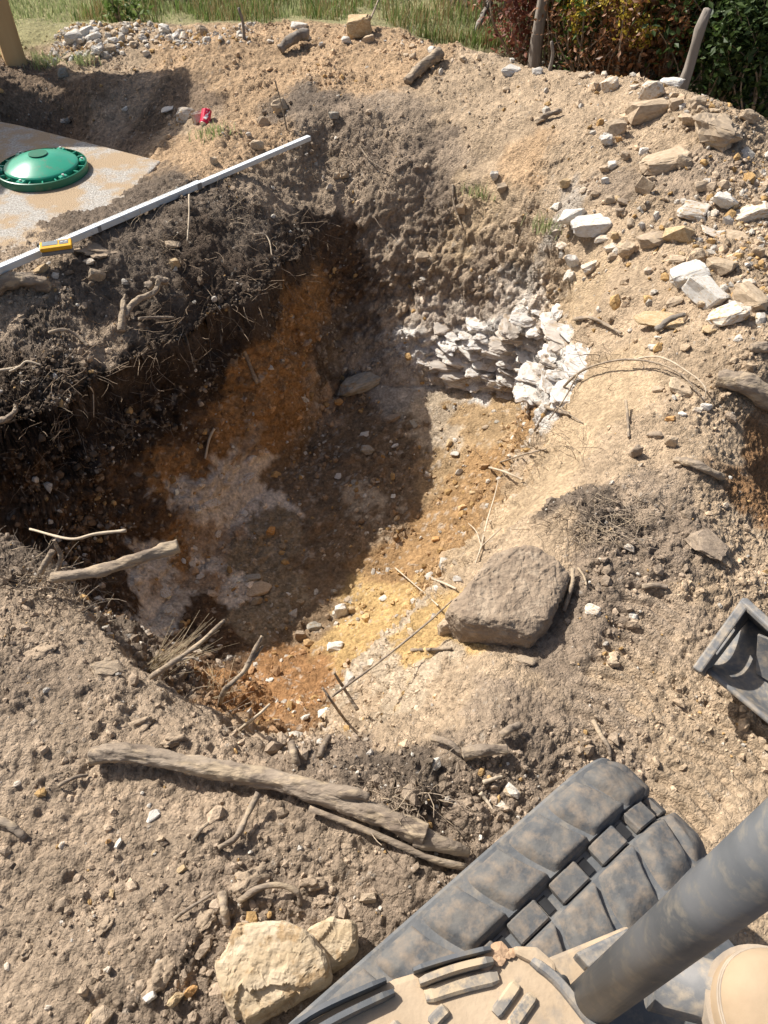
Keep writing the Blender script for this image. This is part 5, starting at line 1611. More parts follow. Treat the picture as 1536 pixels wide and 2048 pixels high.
# fine roots hanging from the bank, straw tufts: nobody could count them
def strands(name, specs, mat, seed, label, cat):
    rr = random.Random(seed)
    VV, FF = [], []
    for p, dirv, ln, r in specs:
        pts = [p]
        d = dirv.normalized()
        for k in range(5):
            d = (d + Vector((rr.uniform(-.35, .35), rr.uniform(-.35, .35), rr.uniform(-.35, .25)))).normalized()
            pts.append(pts[-1] + d * ln / 5)
        vv, ff = tube_arrays(pts, r, r * .5, 3, rr.randrange(999), .1)
        off = len(VV)
        VV += [tuple(v) for v in vv]
        FF += [tuple(i + off for i in (f if f[2] != f[3] else f[:3])) for f in ff]
    me = bpy.data.meshes.new(name)
    me.from_pydata(VV, [], FF)
    o = link(name, me, M[mat])
    return tag(o, label, cat, kind='stuff')


rr = random.Random(4)
sp = []
for _ in range(520):
    t = rr.random()
    x = 20 + t * 640 + rr.gauss(0, 30)
    y = 860 - t * 400 + rr.gauss(0, 70)
    l, n = hit(x, y)
    sp.append((l - n * .01, n * .8 + Vector((rr.uniform(-1, 1), rr.uniform(-1, 1), rr.uniform(-.6, .6))), rr.uniform(.05, .2), rr.uniform(.0008, .0022)))
for _ in range(160):
    x, y = rr.uniform(30, 640), 0
    y = 1000 - (x / 640) * 380 + rr.gauss(0, 70)
    l, n = hit(x, y)
    sp.append((l - n * .01, n * .6 + Vector((rr.uniform(-1, 1), rr.uniform(-1, 1), rr.uniform(-.8, .4))), rr.uniform(.05, .16), rr.uniform(.0008, .0018)))
strands('fine_roots', sp, 'root', 5, 'fine brown roots hanging from the shaded left bank', 'roots')
sp = []
for _ in range(330):
    x, y = 1200 + rr.gauss(0, 55), 1045 + rr.gauss(0, 26)
    l, n = hit(x, y)
    sp.append((l, Vector((rr.uniform(-1, 1), rr.uniform(-1, .6), rr.uniform(-.2, .7))), rr.uniform(.04, .12), rr.uniform(.0008, .0016)))
for cx, cy, k in ((60, 1150, 90), (160, 1190, 90), (820, 1590, 50), (880, 430, 50), (760, 310, 60), (1080, 450, 60), (1100, 900, 60), (430, 1400, 40), (1180, 720, 50), (60, 760, 60), (330, 480, 90), (480, 420, 80)):
    for _ in range(k):
        l, n = hit(cx + rr.gauss(0, 42), cy + rr.gauss(0, 24))
        sp.append((l, n + Vector((rr.uniform(-1, 1), rr.uniform(-1, 1), rr.uniform(-.4, .5))), rr.uniform(.04, .15), rr.uniform(.0008, .002)))
strands('root_mats', sp, 'bark', 6, 'tangled grey rootlets in clumps on the ground', 'roots')
# dry straw tuft
tb = hit(300, 1345)[0]
straw = empty('dry_straw_tuft', tb)
tag(straw, 'bundle of dry grey straw stalks leaning over the near left rim', 'straw')
for k in range(46):
    b = tb + Vector((rr.gauss(0, .03), rr.gauss(0, .02), 0))
    d = Vector((.75 + rr.gauss(0, .25), .45 + rr.gauss(0, .22), .42 + rr.gauss(0, .2))).normalized()
    ln = rr.uniform(.12, .32)
    path = [b, b + d * ln * .5 + Vector((0, 0, .006)), b + d * ln]
    link('stalk', tube_mesh('stalk', path, rr.uniform(.0011, .0022), .0007, 4, k, .05, 0, tb), M['straw'], straw)
tb2 = hit(430, 1395)[0]
straw2 = empty('dry_straw_tuft', tb2)
tag(straw2, 'thin scatter of straw stalks by the knotty twig', 'straw')
for k in range(22):
    b = tb2 + Vector((rr.gauss(0, .04), rr.gauss(0, .03), 0))
    d = Vector((rr.gauss(.2, .6), rr.gauss(.3, .4), .5 + rr.gauss(0, .25))).normalized()
    ln = rr.uniform(.08, .2)
    link('stalk', tube_mesh('stalk', [b, b + d * ln * .5, b + d * ln], rr.uniform(.0011, .002), .0007, 4, k, .05, 0, tb2), M['straw'], straw2)


# ------------------------------------------------------------------ the machine the picture is taken from
TU = Vector((.784, .62, 0)).normalized()
TL = Vector((-TU.y, TU.x, 0))
TO = Vector((.165, .505, 0))
exc = empty('mini_excavator', TO)
tag(exc, 'dusty black tracked mini excavator in the lower right foreground', 'excavator')
TTOP, TR_, AX = .42, .21, .235          # top of belt, end radius, front axle position along the track
TBACK = -1.25
TW = .275


def track_pos(a, y, h):
    """a: distance along the belt from s=0 on the top run, towards the front; y across (0 left .. -TW right); h above the belt"""
    rad = TR_ + h
    if a <= AX:
        s_, z_ = a, TTOP - TR_ + rad
    elif a <= AX + math.pi * TR_:
        t = (a - AX) / TR_
        s_, z_ = AX + rad * math.sin(t), TTOP - TR_ + rad * math.cos(t)
    else:
        s_, z_ = AX - (a - AX - math.pi * TR_), TTOP - TR_ - rad
    return TU * s_ + TL * y + Vector((0, 0, z_ + .022))


# belt: cross-section with a sunken middle
prof = [(.0, -.028), (.0, -.004), (-.006, 0), (-.112, 0), (-.118, -.014), (-.158, -.014), (-.164, 0), (-TW + .006, 0), (-TW, -.004), (-TW, -.028)]
vv, ff = [], []
av = [TBACK + i * .02 for i in range(int((AX - TBACK + math.pi * TR_ + AX - TBACK) / .02))]
for a in av:
    for y, h in prof: vv.append(tuple(track_pos(a, y, h)))
npf = len(prof)
for i in range(len(av) - 1):
    for k in range(npf - 1):
        ff.append((i * npf + k, i * npf + k + 1, (i + 1) * npf + k + 1, (i + 1) * npf + k))
    ff.append((i * npf + npf - 1, i * npf, (i + 1) * npf, (i + 1) * npf + npf - 1))
me = bpy.data.meshes.new('rubber_track'); me.from_pydata(vv, [], ff)
belt = link('rubber_track', me, M['rubber'], exc)


def lug_mesh(a0, side, seed):
    """one tread bar: a swept, rounded block following the belt"""
    na, nb = 25, 15
    vv, ff = [], []
    A = np.linspace(-1, 1, na)
    Bv = np.linspace(0, 1, nb)
    pts = []
    for b in Bv:
        for a in A:
            # b: 0 at the belt middle, 1 at the outer edge; bars are swept, thinner outward
            half = .049 - .004 * b
            sweep = .026 * math.sin(b * 1.6) + .010 * b
            aa = a0 + (a * half - sweep if side < 0 else a * half - sweep)
            yy = (-.112 + .100 * b) if side < 0 else (-.164 - .099 * b)
            fa = 1 - (max(0, (a - .90) / .10) ** 2 if a > 0 else max(0, (-a - .55) / .45) ** 1.4)
            fb = 1 - max(0, (.10 - b) / .10) ** 2 if b < .1 else 1 - min(1, max(0, (b - .66) / .34)) ** 1.6
            pts.append((aa, yy, .017 * fa * fb - .001))
    q = np.array(pts)
    q[:, 2] += np.where(q[:, 2] > .006, .0016 * fbm(q * 60 + seed, 3, 3), 0)
    for aa, yy, hh in q: vv.append(tuple(track_pos(aa, yy, hh)))
    for i in range(nb - 1):
        for k in range(na - 1):
            ff.append((i * na + k, i * na + k + 1, (i + 1) * na + k + 1, (i + 1) * na + k))
    me = bpy.data.meshes.new('tread_lug'); me.from_pydata(vv, [], ff)
    for p in me.polygons: p.use_smooth = True
    return me


PITCHT = .108
for i in range(-6, 8):
    a0 = .02 + i * PITCHT
    if a0 < TBACK + .1 or a0 > AX + .55: continue
    link('tread_lug', lug_mesh(a0 + .03, -1, i), M['lug'], belt)
    link('tread_lug', lug_mesh(a0 - .022, 1, i + 40), M['lug'], belt)
    for dd, yy in ((.0, -.138),):
        bm = bmesh.new()
        box_bm(bm, (0, 0, 0), (.07, .042, .018), bevel=.003, seg=1)
        p0 = track_pos(a0 - .01, yy, -.006)
        t = (track_pos(a0, yy, 0) - track_pos(a0 - .02, yy, 0)).normalized()
        u_ = TL; n_ = t.cross(u_)
        bmesh.ops.transform(bm, matrix=Matrix.Translation(p0) @ Matrix((t, u_, n_)).transposed().to_4x4(), verts=bm.verts)
        link('guide_link', bm_mesh('guide_link', bm), M['lug'], belt)
        bm = bmesh.new()
        box_bm(bm, (.049, 0, -.0055), (.018, .03, .004))
        bmesh.ops.transform(bm, matrix=Matrix.Translation(p0) @ Matrix((t, u_, n_)).transposed().to_4x4(), verts=bm.verts)
        link('hole_shade', bm_mesh('hole_shade', bm), M['black'], belt)  # thin black block painted in for the dark inside each link hole
# undercarriage inside the belt, so that it is a machine and not a loop of rubber
bm = bmesh.new()
box_bm(bm, (0, 0, 0), (1.35, .18, .2), bevel=.01)
bmesh.ops.transform(bm, matrix=Matrix.Translation(TU * -.52 + TL * (-TW / 2) + Vector((0, 0, TTOP - TR_ + .02))) @ Matrix((TU, TL, Vector((0, 0, 1)))).transposed().to_4x4(), verts=bm.verts)
link('track_frame', bm_mesh('track_frame', bm), M['dustysteel'], exc)
bm = bmesh.new()
bmesh.ops.create_cone(bm, cap_ends=True, segments=32, radius1=TR_ - .035, radius2=TR_ - .035, depth=.12)
bmesh.ops.transform(bm, matrix=Matrix.Translation(TU * AX + TL * (-TW / 2) + Vector((0, 0, TTOP - TR_ + .02))) @ Matrix((TU, Vector((0, 0, 1)), TL * -1)).transposed().to_4x4(), verts=bm.verts)
link('idler_wheel', bm_mesh('idler_wheel', bm), M['dustysteel'], exc)


def EP(px, py, z): return P(px, py, z) - TO


def slab_from(pts, th, mat, name, parent, bevel=.006, org=None):
    """plate of real thickness from its top corner points"""
    bm = bmesh.new()
    f = bm.faces.new([bm.verts.new(p) for p in pts])
    e = bmesh.ops.extrude_face_region(bm, geom=[f])
    bmesh.ops.translate(bm, vec=(0, 0, -th), verts=[g for g in e['geom'] if isinstance(g, bmesh.types.BMVert)])
    if bevel: bmesh.ops.bevel(bm, geom=list(bm.edges), offset=bevel, segments=2, profile=.6, affect='EDGES', clamp_overlap=True)
    return link(name, bm_mesh(name, bm), M[mat], parent)


FZ = .60
plate = slab_from([EP(a, b, FZ) for a, b in ((480, 2140), (600, 2052), (690, 2000), (790, 1955), (900, 1922), (1020, 1893), (1060, 1902), (1105, 1940), (1160, 2000), (1230, 2090), (1250, 2300), (480, 2300))],
                  .05, 'dustytan', 'footplate', exc, .01)


def bar(name, pts, w, h, z, mat, parent, n=10):
    """raised rib following pixel points on the footplate"""
    path = spline([EP(a, b, z) for a, b in pts], n)
    vv, ff = [], []
    m = len(path)
    cs = [(-.5, -.2), (-.5, .6), (-.32, 1), (.32, 1), (.5, .6), (.5, -.2)]
    for i, p in enumerate(path):
        t = (path[min(i + 1, m - 1)] - path[max(i - 1, 0)]).normalized()
        s_ = Vector((-t.y, t.x, 0))
        e = .72 if i in (0, m - 1) else 1
        for x, y in cs: vv.append(tuple(p + s_ * x * w * e + Vector((0, 0, y * h * e))))
    k = len(cs)
    for i in range(m - 1):
        for j in range(k):
            ff.append((i * k + j, i * k + (j + 1) % k, (i + 1) * k + (j + 1) % k, (i + 1) * k + j))
    ff.append(tuple(range(k))[::-1]); ff.append(tuple((m - 1) * k + j for j in range(k)))
    me = bpy.data.meshes.new(name); me.from_pydata(vv, [], ff)
    o = link(name, me, M[mat], parent)
    return o


bar('edge_rib', [(560, 2075), (640, 2022), (772, 1962)], .010, .022, FZ, 'blacksteel', plate)
bar('edge_rib', [(600, 2085), (680, 2038), (788, 1986)], .012, .022, FZ, 'blacksteel', plate)
bar('edge_rib', [(826, 1944), (900, 1921), (980, 1901)], .010, .022, FZ, 'blacksteel', plate)
bar('edge_rib', [(838, 1968), (910, 1942), (984, 1924)], .014, .024, FZ, 'rib', plate)
bar('tread_rib', [(850, 1994), (920, 1972), (996, 1954)], .022, .010, FZ, 'rib', plate)
bar('tread_rib', [(990, 2030), (1012, 2000), (1034, 1968)], .019, .010, FZ, 'rib', plate)
bar('tread_rib', [(1022, 2055), (1045, 2022), (1066, 1992)], .019, .010, FZ, 'rib', plate)
bar('tread_rib', [(862, 2050), (878, 2032), (893, 2018)], .019, .010, FZ, 'rib', plate)
bar('tread_rib', [(755, 2100), (780, 2070), (800, 2048)], .019, .010, FZ, 'rib', plate)
bm = bmesh.new()
for k in range(14):
    c = EP(1000 + rr.gauss(0, 14), 1912 + rr.gauss(0, 9), FZ + .004)
    bmesh.ops.create_icosphere(bm, subdivisions=1, radius=rr.uniform(.006, .013), matrix=Matrix.Translation(c) @ Matrix.Diagonal((1.3, 1.1, .5, 1)))
link('caked_dirt', bm_mesh('caked_dirt', bm), M['reddirt'], plate)
# side trim, brackets
slab_from([EP(a, b, FZ + .012) for a, b in ((1026, 1890), (1075, 1892), (1112, 1925), (1115, 1962), (1085, 1935), (1030, 1908))], .05, 'dustytan', 'plate_corner', exc, .008)
bar('side_trim', [(1062, 1922), (1110, 1960), (1160, 2020), (1200, 2075)], .016, .016, FZ, 'dustysteel', plate)
slab_from([EP(a, b, .53) for a, b in ((1095, 1915), (1255, 1850), (1275, 1880), (1160, 1990), (1130, 1960))], .05, 'dustytan', 'bracket', exc, .006)
slab_from([EP(a, b, .56) for a, b in ((1150, 1905), (1262, 1852), (1240, 1900), (1180, 1938))], .05, 'dustysteel', 'bracket', exc, .006)
slab_from([EP(a, b, .40) for a, b in ((1100, 1930), (1420, 1830), (1480, 1900), (1560, 1960), (1620, 2200), (1160, 2200))], .12, 'blacksteel', 'void_panel', exc, .01)  # dark panel put in for the shaded void beneath the tubes


def straight_tube(name, p0, p1, r, mat, parent, sides=40, ring=None):
    d = p1 - p0
    bm = bmesh.new()
    bmesh.ops.create_cone(bm, cap_ends=True, segments=sides, radius1=r, radius2=r, depth=d.length)
    q = d.to_track_quat('Z', 'Y').to_matrix().to_4x4()
    bmesh.ops.transform(bm, matrix=Matrix.Translation((p0 + p1) / 2) @ q, verts=bm.verts)
    me = bm_mesh(name, bm)
    for p in me.polygons: p.use_smooth = len(p.vertices) == 4
    return link(name, me, M[mat], parent)


straight_tube('upright_tube', EP(1172, 2012, .55), EP(1760, 1528, 1.385), .035, 'blacksteel', exc)
straight_tube('cross_tube', EP(1300, 1955, .60), EP(1600, 2030, .60), .045, 'dustysteel', exc)
straight_tube('pivot_pin', EP(1120, 1985, .50), EP(1135, 1940, .50), .03, 'black', exc)

# bucket part at the right edge
zb_ = .085
A0, B0 = EP(1406, 1352, zb_), EP(1497, 1232, zb_ + .03)
A2, B2 = EP(1640, 1545, zb_ - .01), EP(1700, 1420, zb_ + .03)
bk = empty('bucket', (0, 0, 0)); bk.parent = exc
vv, ff = [], []
nu, nv = 14, 14
for i in range(nu + 1):
    for j in range(nv + 1):
        u_, v_ = i / nu, j / nv
        p = (A0.lerp(A2, u_)).lerp(B0.lerp(B2, u_), v_)
        p = p + Vector((0, 0, -.05 * math.sin(min(1, v_ * 1.0) * math.pi) + .02 * (1 - v_) ** 3))
        vv.append(tuple(p))
for i in range(nu):
    for j in range(nv):
        a = i * (nv + 1) + j
        ff.append((a, a + 1, a + nv + 2, a + nv + 1))
me = bpy.data.meshes.new('bucket_shell'); me.from_pydata(vv, [], ff)
for p in me.polygons: p.use_smooth = True
o = link('bucket_shell', me, M['dustysteel'], bk)
md = o.modifiers.new('thick', 'SOLIDIFY'); md.thickness = .012; md.offset = -1


def ribbon(name, lo, hi, th, mat, parent, hole=None):
    """upright plate between a lower and an upper edge"""
    bm = bmesh.new()
    n = len(lo)
    va = [bm.verts.new(p) for p in lo]; vb = [bm.verts.new(p) for p in hi]
    for i in range(n - 1):
        if hole and i in hole: continue
        bm.faces.new((va[i], va[i + 1], vb[i + 1], vb[i]))
    o = link(name, bm_mesh(name, bm), M[mat], parent)
    md = o.modifiers.new('thick', 'SOLIDIFY'); md.thickness = th; md.offset = 0
    bv = o.modifiers.new('soft', 'BEVEL'); bv.width = .002; bv.segments = 2
    return o


Ar, Br, Cr = EP(1396, 1338, zb_ + .075), EP(1489, 1208, zb_ + .14), EP(1600, 1310, zb_ + .16)
# side plate with a slot: three strips leave the opening
lo = [A0.lerp(B0, t) for t in (0, .3, .72, 1)]
hi = [Ar.lerp(Br, t) for t in (0, .3, .72, 1)]
mid1 = [a.lerp(b, .42) for a, b in zip(lo, hi)]
mid2 = [a.lerp(b, .68) for a, b in zip(lo, hi)]
sp_ = ribbon('side_plate', lo, mid1, .012, 'dustysteel', bk)
ribbon('side_plate_upper', mid2, hi, .012, 'blacksteel', sp_)
ribbon('slot_end', [mid1[0], mid1[1]], [mid2[0], mid2[1]], .012, 'blacksteel', sp_)
ribbon('slot_end', [mid1[2], mid1[3]], [mid2[2], mid2[3]], .012, 'blacksteel', sp_)
ribbon('back_plate', [B0, B0.lerp(B2, .5), B2], [Br, Br.lerp(Cr, .6), Cr + (Cr - Br) * .4], .012, 'blacksteel', bk)
straight = [(Ar, Br), (Br, Cr)]
for a, b in straight:
    d = (b - a)
    bm = bmesh.new(); box_bm(bm, (0, 0, 0), (d.length + .02, .026, .02), bevel=.005)
    x_ = d.normalized(); y_ = Vector((0, 0, 1)).cross(x_).normalized(); z_ = x_.cross(y_)
    bmesh.ops.transform(bm, matrix=Matrix.Translation((a + b) / 2 + Vector((0, 0, .004))) @ Matrix((x_, y_, z_)).transposed().to_4x4(), verts=bm.verts)
    link('rim_bar', bm_mesh('rim_bar', bm), M['dustysteel'], bk)
ribbon('gusset', [EP(1512, 1345, zb_ - .01), EP(1600, 1400, zb_)], [EP(1516, 1268, zb_ + .1), EP(1600, 1300, zb_ + .13)], .01, 'dustysteel', bk)
# link that carries the bucket down to the ground out of view
slab_from([EP(1620, 1480, zb_ - .02), EP(1720, 1420, zb_ - .02), EP(1760, 1560, zb_ - .02), EP(1660, 1600, zb_ - .02)], .12, 'blacksteel', 'bucket_foot', bk, .01)

# operator's boot, bottom right
bt = P(1585, 2085, FZ + .03)
boot = empty('work_boot', bt)
boot.rotation_euler.z = R(38)
tag(boot, 'rounded tan leather boot toe with seam in bottom right corner', 'boot')


def boot_pt(ph, a):
    rr_ = math.cos(ph) ** .6
    return Vector((rr_ * math.cos(a) * .1, rr_ * math.sin(a) * (.125 if math.sin(a) > 0 else .2), .085 * math.sin(ph) ** .85 * (1 - .2 * max(0, math.sin(a)))))


vv, ff = [], []
nu, nv = 48, 20
for i in range(nv + 1):
    for k in range(nu):
        p = boot_pt(i / nv * math.pi / 2, 2 * math.pi * k / nu)
        w_ = .0025 * math.sin(p.y * 120 + 2 * math.sin(p.x * 60)) * (1 if p.y < .0 else .15)
        vv.append((p.x, p.y, p.z + .012 + w_))
for i in range(nv):
    for k in range(nu):
        ff.append((i * nu + k, i * nu + (k + 1) % nu, (i + 1) * nu + (k + 1) % nu, (i + 1) * nu + k))
me = bpy.data.meshes.new('toe_cap'); me.from_pydata(vv, [], ff)
for p in me.polygons: p.use_smooth = True
toe = link('toe_cap', me, M['leather'], boot)
bm = bmesh.new()
ring = [bm.verts.new((boot_pt(0, 2 * math.pi * k / 48) * 1.06) + Vector((0, 0, .014))) for k in range(48)]
f = bm.faces.new(ring)
e = bmesh.ops.extrude_face_region(bm, geom=[f])
bmesh.ops.translate(bm, vec=(0, 0, -.03), verts=[g for g in e['geom'] if isinstance(g, bmesh.types.BMVert)])
link('sole', bm_mesh('sole', bm), M['stitch'], boot)
for ph in (.30, .37):
    path = [boot_pt(ph, 2 * math.pi * k / 60) + Vector((0, 0, .0125)) for k in range(61)]
    link('seam', tube_mesh('seam', path, .0018, .0018, 6, 3, .03, 0, Vector((0, 0, 0))), M['stitch'], toe)

# ------------------------------------------------------------------ fence posts
for px, py, yd, ztop, r, leanx, lab in ((1071, 96, 6.3, 1.25, .05, .04, 'thick grey wooden fence post at the crest beside red shrub'),
                                        (1361, 168, 5.15, .68, .04, .05, 'leaning weathered fence post with broken top on the right crest'),
                                        (908, 30, 8.0, 1.0, .05, 0, 'thin dark fence post standing in the grass at top')):
    d = ray(px, py); t = yd / d.y
    base = Vector((d.x * t, yd, -.15)); zg = CAM_Z + d.z * t
    top = Vector((base.x + leanx, yd + .02, ztop))
    path = [base.lerp(top, k / 8) + Vector((rr.uniform(-.006, .006), 0, 0)) for k in range(9)]
    o = link('fence_post', tube_mesh('fence_post', path, r, r * .66, 16, px, .02), M['greywood'])
    o.location = path[0]
    tag(o, lab, 'fence post', 'fence posts')


# ------------------------------------------------------------------ vegetation
def leaf_mesh(name, pos, nrm, size, rng, asp=.55):
    """diamond leaves: one folded quad pair each"""
    n = len(pos)
    a = rng.normal(size=(n, 3)); a /= np.linalg.norm(a, axis=1, keepdims=True)
    nn = nrm / (np.linalg.norm(nrm, axis=1, keepdims=True) + 1e-9)
    t = np.cross(nn, a); t /= (np.linalg.norm(t, axis=1, keepdims=True) + 1e-9)
    b = np.cross(nn, t)
    s = size[:, None]
    v0 = pos - t * s * .5
    v1 = pos + b * s * asp * .5 + nn * s * .08
    v2 = pos + t * s * .5
    v3 = pos - b * s * asp * .5 + nn * s * .08
    VV = np.stack([v0, v1, v2, v3], 1).reshape(-1, 3)
    k = np.arange(n)[:, None] * 4
    FF = np.concatenate([k + np.array([0, 1, 2]), k + np.array([0, 2, 3])], 0)
    return mesh_np(name, VV, FF, False)


def bush(name, loc, rx, ry, h, nst, nleaf, size, lmat, label, cat='shrub', group='shrubs behind the crest', seed=1, drop=.15, stem='bark', flowers=0, asp=.55):
    rg = np.random.default_rng(seed)
    r_ = random.Random(seed)
    root = empty(name, loc)
    tag(root, label, cat, group)
    SV, SF, tips = [], [], []
    for k in range(nst):
        a = r_.uniform(0, 6.28)
        tip = Vector((math.cos(a) * rx * r_.uniform(.1, .95), math.sin(a) * ry * r_.uniform(.1, .95), h * r_.uniform(.55, 1)))
        b = Vector((tip.x * .25 + r_.gauss(0, .04), tip.y * .25 + r_.gauss(0, .04), -.08))
        mid = b.lerp(tip, .5) + Vector((r_.gauss(0, .08), r_.gauss(0, .08), r_.uniform(0, .12)))
        path = spline([b, mid, tip], 10)
        vv, ff = tube_arrays(path, .009 * r_.uniform(.6, 1.5), .002, 4, k, .1)
        off = len(SV)
        SV += [tuple(v) for v in vv]
        SF += [tuple(i + off for i in (f if f[2] != f[3] else f[:3])) for f in ff]
        tips += path[2:]
    me = bpy.data.meshes.new('stems'); me.from_pydata(SV, [], SF)
    link('stems', me, M[stem], root)
    T = np.array([tuple(p) for p in tips])
    w = np.clip(T[:, 2], .05, None) ** .5
    idx = rg.choice(len(T), nleaf, p=w / w.sum())
    pos = T[idx] + rg.normal(size=(nleaf, 3)) * np.array([.10 * rx + .03, .10 * ry + .03, .06])
    nr = rg.normal(size=(nleaf, 3)) * .8 + np.array([-.3, .1, .8])
    link('foliage', leaf_mesh('foliage', pos, nr, rg.uniform(.6, 1.3, nleaf) * size, rg, asp), M[lmat], root)
    if flowers:
        ft = [p for p in tips if p.z > h * .45]
        pos = np.array([tuple(ft[r_.randrange(len(ft))]) for _ in range(flowers)]) + rg.normal(size=(flowers, 3)) * .022
        link('flowers', leaf_mesh('flowers', pos, rg.normal(size=(flowers, 3)), rg.uniform(.012, .028, flowers), rg, .9), M['flower'], root)
    return root


def at_y(px, py, yd):
    d = ray(px, py); t = yd / d.y
    return Vector((d.x * t, yd, 0.0))


BUSH = [
    ('shrub', 1050, 60, 6.6, .35, .3, .75, 14, 1500, .05, 'leafred', 'red leaved shrub left of the thick fence post', 0),
    ('shrub', 1010, 10, 7.4, .5, .4, 1.0, 14, 1700, .045, 'leafrust', 'rusty brown shrub behind the grass by thick post', 0),
    ('shrub', 1130, 60, 6.5, .4, .35, .85, 18, 1800, .045, 'leafrust', 'brown vine tangle right of the thick fence post', 0),
    ('shrub', 1110, 20, 7.1, .5, .4, 1.2, 16, 2200, .05, 'weedgreen', 'green weedy shrub behind the thick fence post', 0),
    ('goldenrod', 1190, 60, 6.2, .38, .3, .85, 16, 1300, .045, 'leafgreen', 'yellow flowering goldenrod clump above the crest', 2600),
    ('goldenrod', 1265, 70, 5.9, .32, .28, .75, 14, 1100, .045, 'leafrust', 'yellow goldenrod spray nearest the leaning post', 2200),
    ('shrub', 1230, 100, 6.0, .45, .3, .55, 16, 1600, .04, 'leafrust', 'low brown undergrowth beneath the goldenrod', 0),
    ('shrub', 1370, 60, 6.0, .55, .45, 1.3, 22, 2800, .065, 'leafgreen', 'leafy green bush behind the leaning fence post', 0),
    ('shrub', 1480, 50, 5.9, .55, .45, 1.3, 22, 3600, .065, 'leafgreen', 'dense green bush in the top right corner', 0),
    ('shrub', 1440, 120, 5.6, .5, .35, .75, 20, 2600, .05, 'leafshade', 'dark undergrowth right of the leaning post', 0),
    ('shrub', 1560, 130, 5.4, .45, .35, .8, 18, 2400, .05, 'leafshade', 'dark undergrowth at the right edge above the crest', 0),
    ('shrub', 1330, 110, 5.9, .45, .35, .7, 18, 1700, .05, 'leafrust', 'dry brown undergrowth just left of the leaning post', 0),
    ('shrub', 1290, 10, 7.0, .7, .5, 1.5, 22, 3400, .07, 'leafshade', 'tall dark bush behind the goldenrod', 0),
    ('shrub', 1420, 5, 7.0, .9, .5, 1.6, 24, 3800, .07, 'leafshade', 'tall dark bush behind the two green bushes', 0),
    ('shrub', 1560, 5, 6.9, .8, .5, 1.6, 22, 3000, .07, 'leafgreen', 'tall green bush at the far right edge', 0),
    ('shrub', 820, -5, 8.6, .6, .35, .6, 14, 1300, .05, 'leafrust', 'brown dry brush along the top of the grass', 0),
    ('shrub', 620, -8, 8.8, .6, .35, .55, 14, 1200, .05, 'leafrust', 'dry brown brush at the top left of centre', 0),
    ('weed', 255, 38, 7.3, .14, .12, .28, 8, 260, .06, 'weedgreen', 'bright green weed in the lawn behind white rubble', 0),
    ('weed', 335, 6, 8.3, .12, .12, .3, 7, 160, .07, 'weedgreen', 'yellow green broad leaved weed at top of lawn', 0),
]
for i, (nm, px, py, yd, rx, ry, h, ns, nl, sz, mt, lab, fl) in enumerate(BUSH):
    bush(nm, at_y(px, py, yd), rx, ry, h, ns, nl, sz, mt, lab, {'goldenrod': 'wildflower', 'weed': 'weed'}.get(nm, 'shrub'), {'goldenrod': 'goldenrod clumps', 'weed': 'weeds in the lawn'}.get(nm, 'shrubs behind the crest'), 300 + i, flowers=fl)


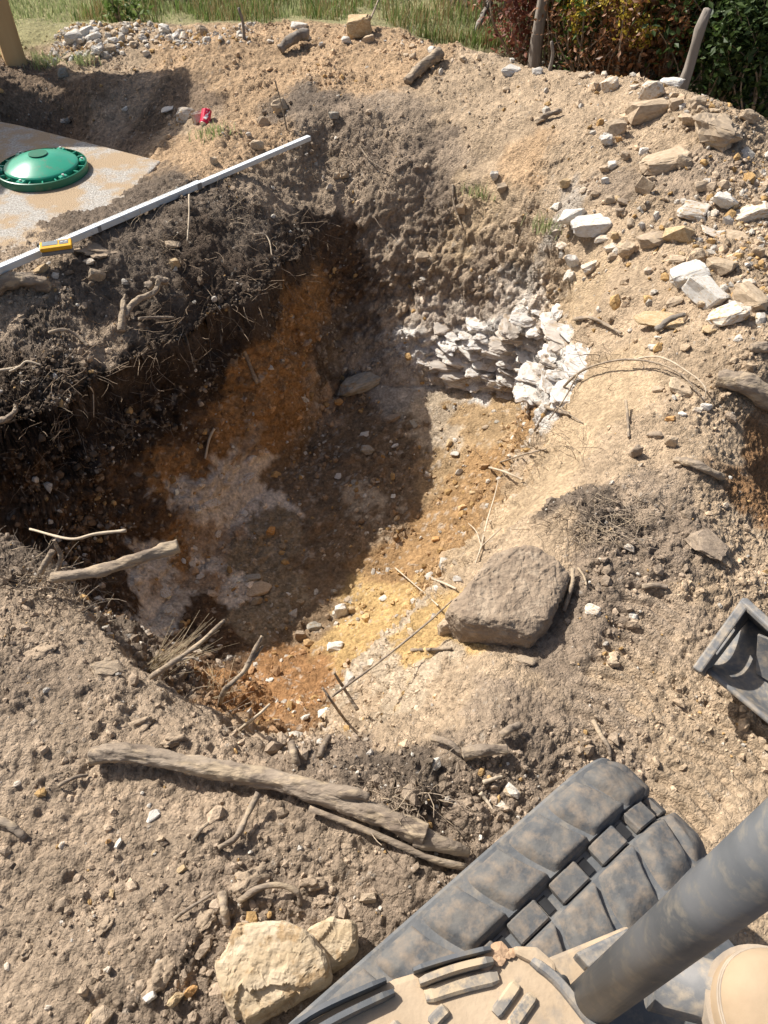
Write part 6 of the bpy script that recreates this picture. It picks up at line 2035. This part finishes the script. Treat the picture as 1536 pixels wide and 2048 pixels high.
def blades(name, n, area, h0, h1, mat, seed, label, cat, wid=.004, lean=.45):
    rg = np.random.default_rng(seed)
    P0 = area(n, rg)
    n = len(P0)
    hh = rg.uniform(h0, h1, n)
    a = rg.uniform(0, 6.283, n)
    ln = rg.uniform(.1, 1, n) * lean
    d = np.stack([np.cos(a), np.sin(a), np.zeros(n)], 1)
    s = np.stack([-np.sin(a), np.cos(a), np.zeros(n)], 1) * (wid * rg.uniform(.6, 1.4, n))[:, None]
    up = np.array([0, 0, 1.0])
    m = P0 + up * (hh * .55)[:, None] + d * (hh * ln * .35)[:, None]
    t = P0 + up * (hh * .9)[:, None] + d * (hh * ln)[:, None]
    VV = np.stack([P0 - s, P0 + s, m + s * .8, m - s * .8, t], 1).reshape(-1, 3)
    k = np.arange(n)[:, None] * 5
    FF = np.concatenate([k + np.array([0, 1, 2]), k + np.array([0, 2, 3]), k + np.array([3, 2, 4])], 0)
    o = link(name, mesh_np(name, VV, FF, False), M[mat])
    return tag(o, label, cat, kind='stuff')


def lawn_area(n, rg):
    x = rg.uniform(-4.2, 2.0, n); y = rg.uniform(6.2, 9.4, n)
    # lawn edge follows the rubble row
    ed = np.interp(x, [-4.2, -2.9, -2.5, -1.9, -1.1, -.3, .6, 1.4, 2.0], [6.0, 6.5, 7.2, 7.2, 7.1, 7.0, 6.8, 6.6, 6.4])
    k = (y > ed + .12 * rg.random(n)) & (rg.random(n) < np.clip((y - ed) * 2.5 + .25, 0, 1))
    return np.stack([x, y, np.full(n, -.02)], 1)[k]


def edge_area(n, rg):
    x = rg.uniform(-2.6, 1.7, n)
    ed = np.interp(x, [-2.5, -1.9, -1.1, -.3, .6, 1.4, 2.0], [7.2, 7.2, 7.1, 7.0, 6.8, 6.6, 6.4])
    y = ed + .15 + rg.random(n) ** 1.5 * 1.3
    k = noise3(np.stack([x * 2, y * 2, x * 0], 1), 4) > -.1
    return np.stack([x, y, np.full(n, -.02)], 1)[k]


blades('lawn_grass', 36000, lawn_area, .03, .085, 'grass', 1, 'short green lawn grass beyond the spoil', 'grass', .0045)
blades('tall_grass', 4500, edge_area, .07, .2, 'weedgreen', 2, 'taller unmown green grass along the spoil edge', 'grass', .005, .6)
blades('dry_grass', 3500, edge_area, .1, .26, 'drygrass', 3, 'dry brown grass stems along the spoil edge', 'grass', .003, .5)


def tuft_area(n, rg):
    c = [hit(a, b)[0] for a, b in ((75, 118), (90, 130), (115, 125), (170, 122), (430, 268), (1105, 455), (960, 385))]
    out = []
    for k in range(n):
        p = c[rg.integers(0, len(c))]
        out.append((p.x + rg.normal() * .06, p.y + rg.normal() * .05, p.z - .01))
    return np.array(out)


blades('grass_tufts', 700, tuft_area, .03, .09, 'grass', 8, 'small sparse grass tufts in the disturbed soil', 'grass', .003, .7)
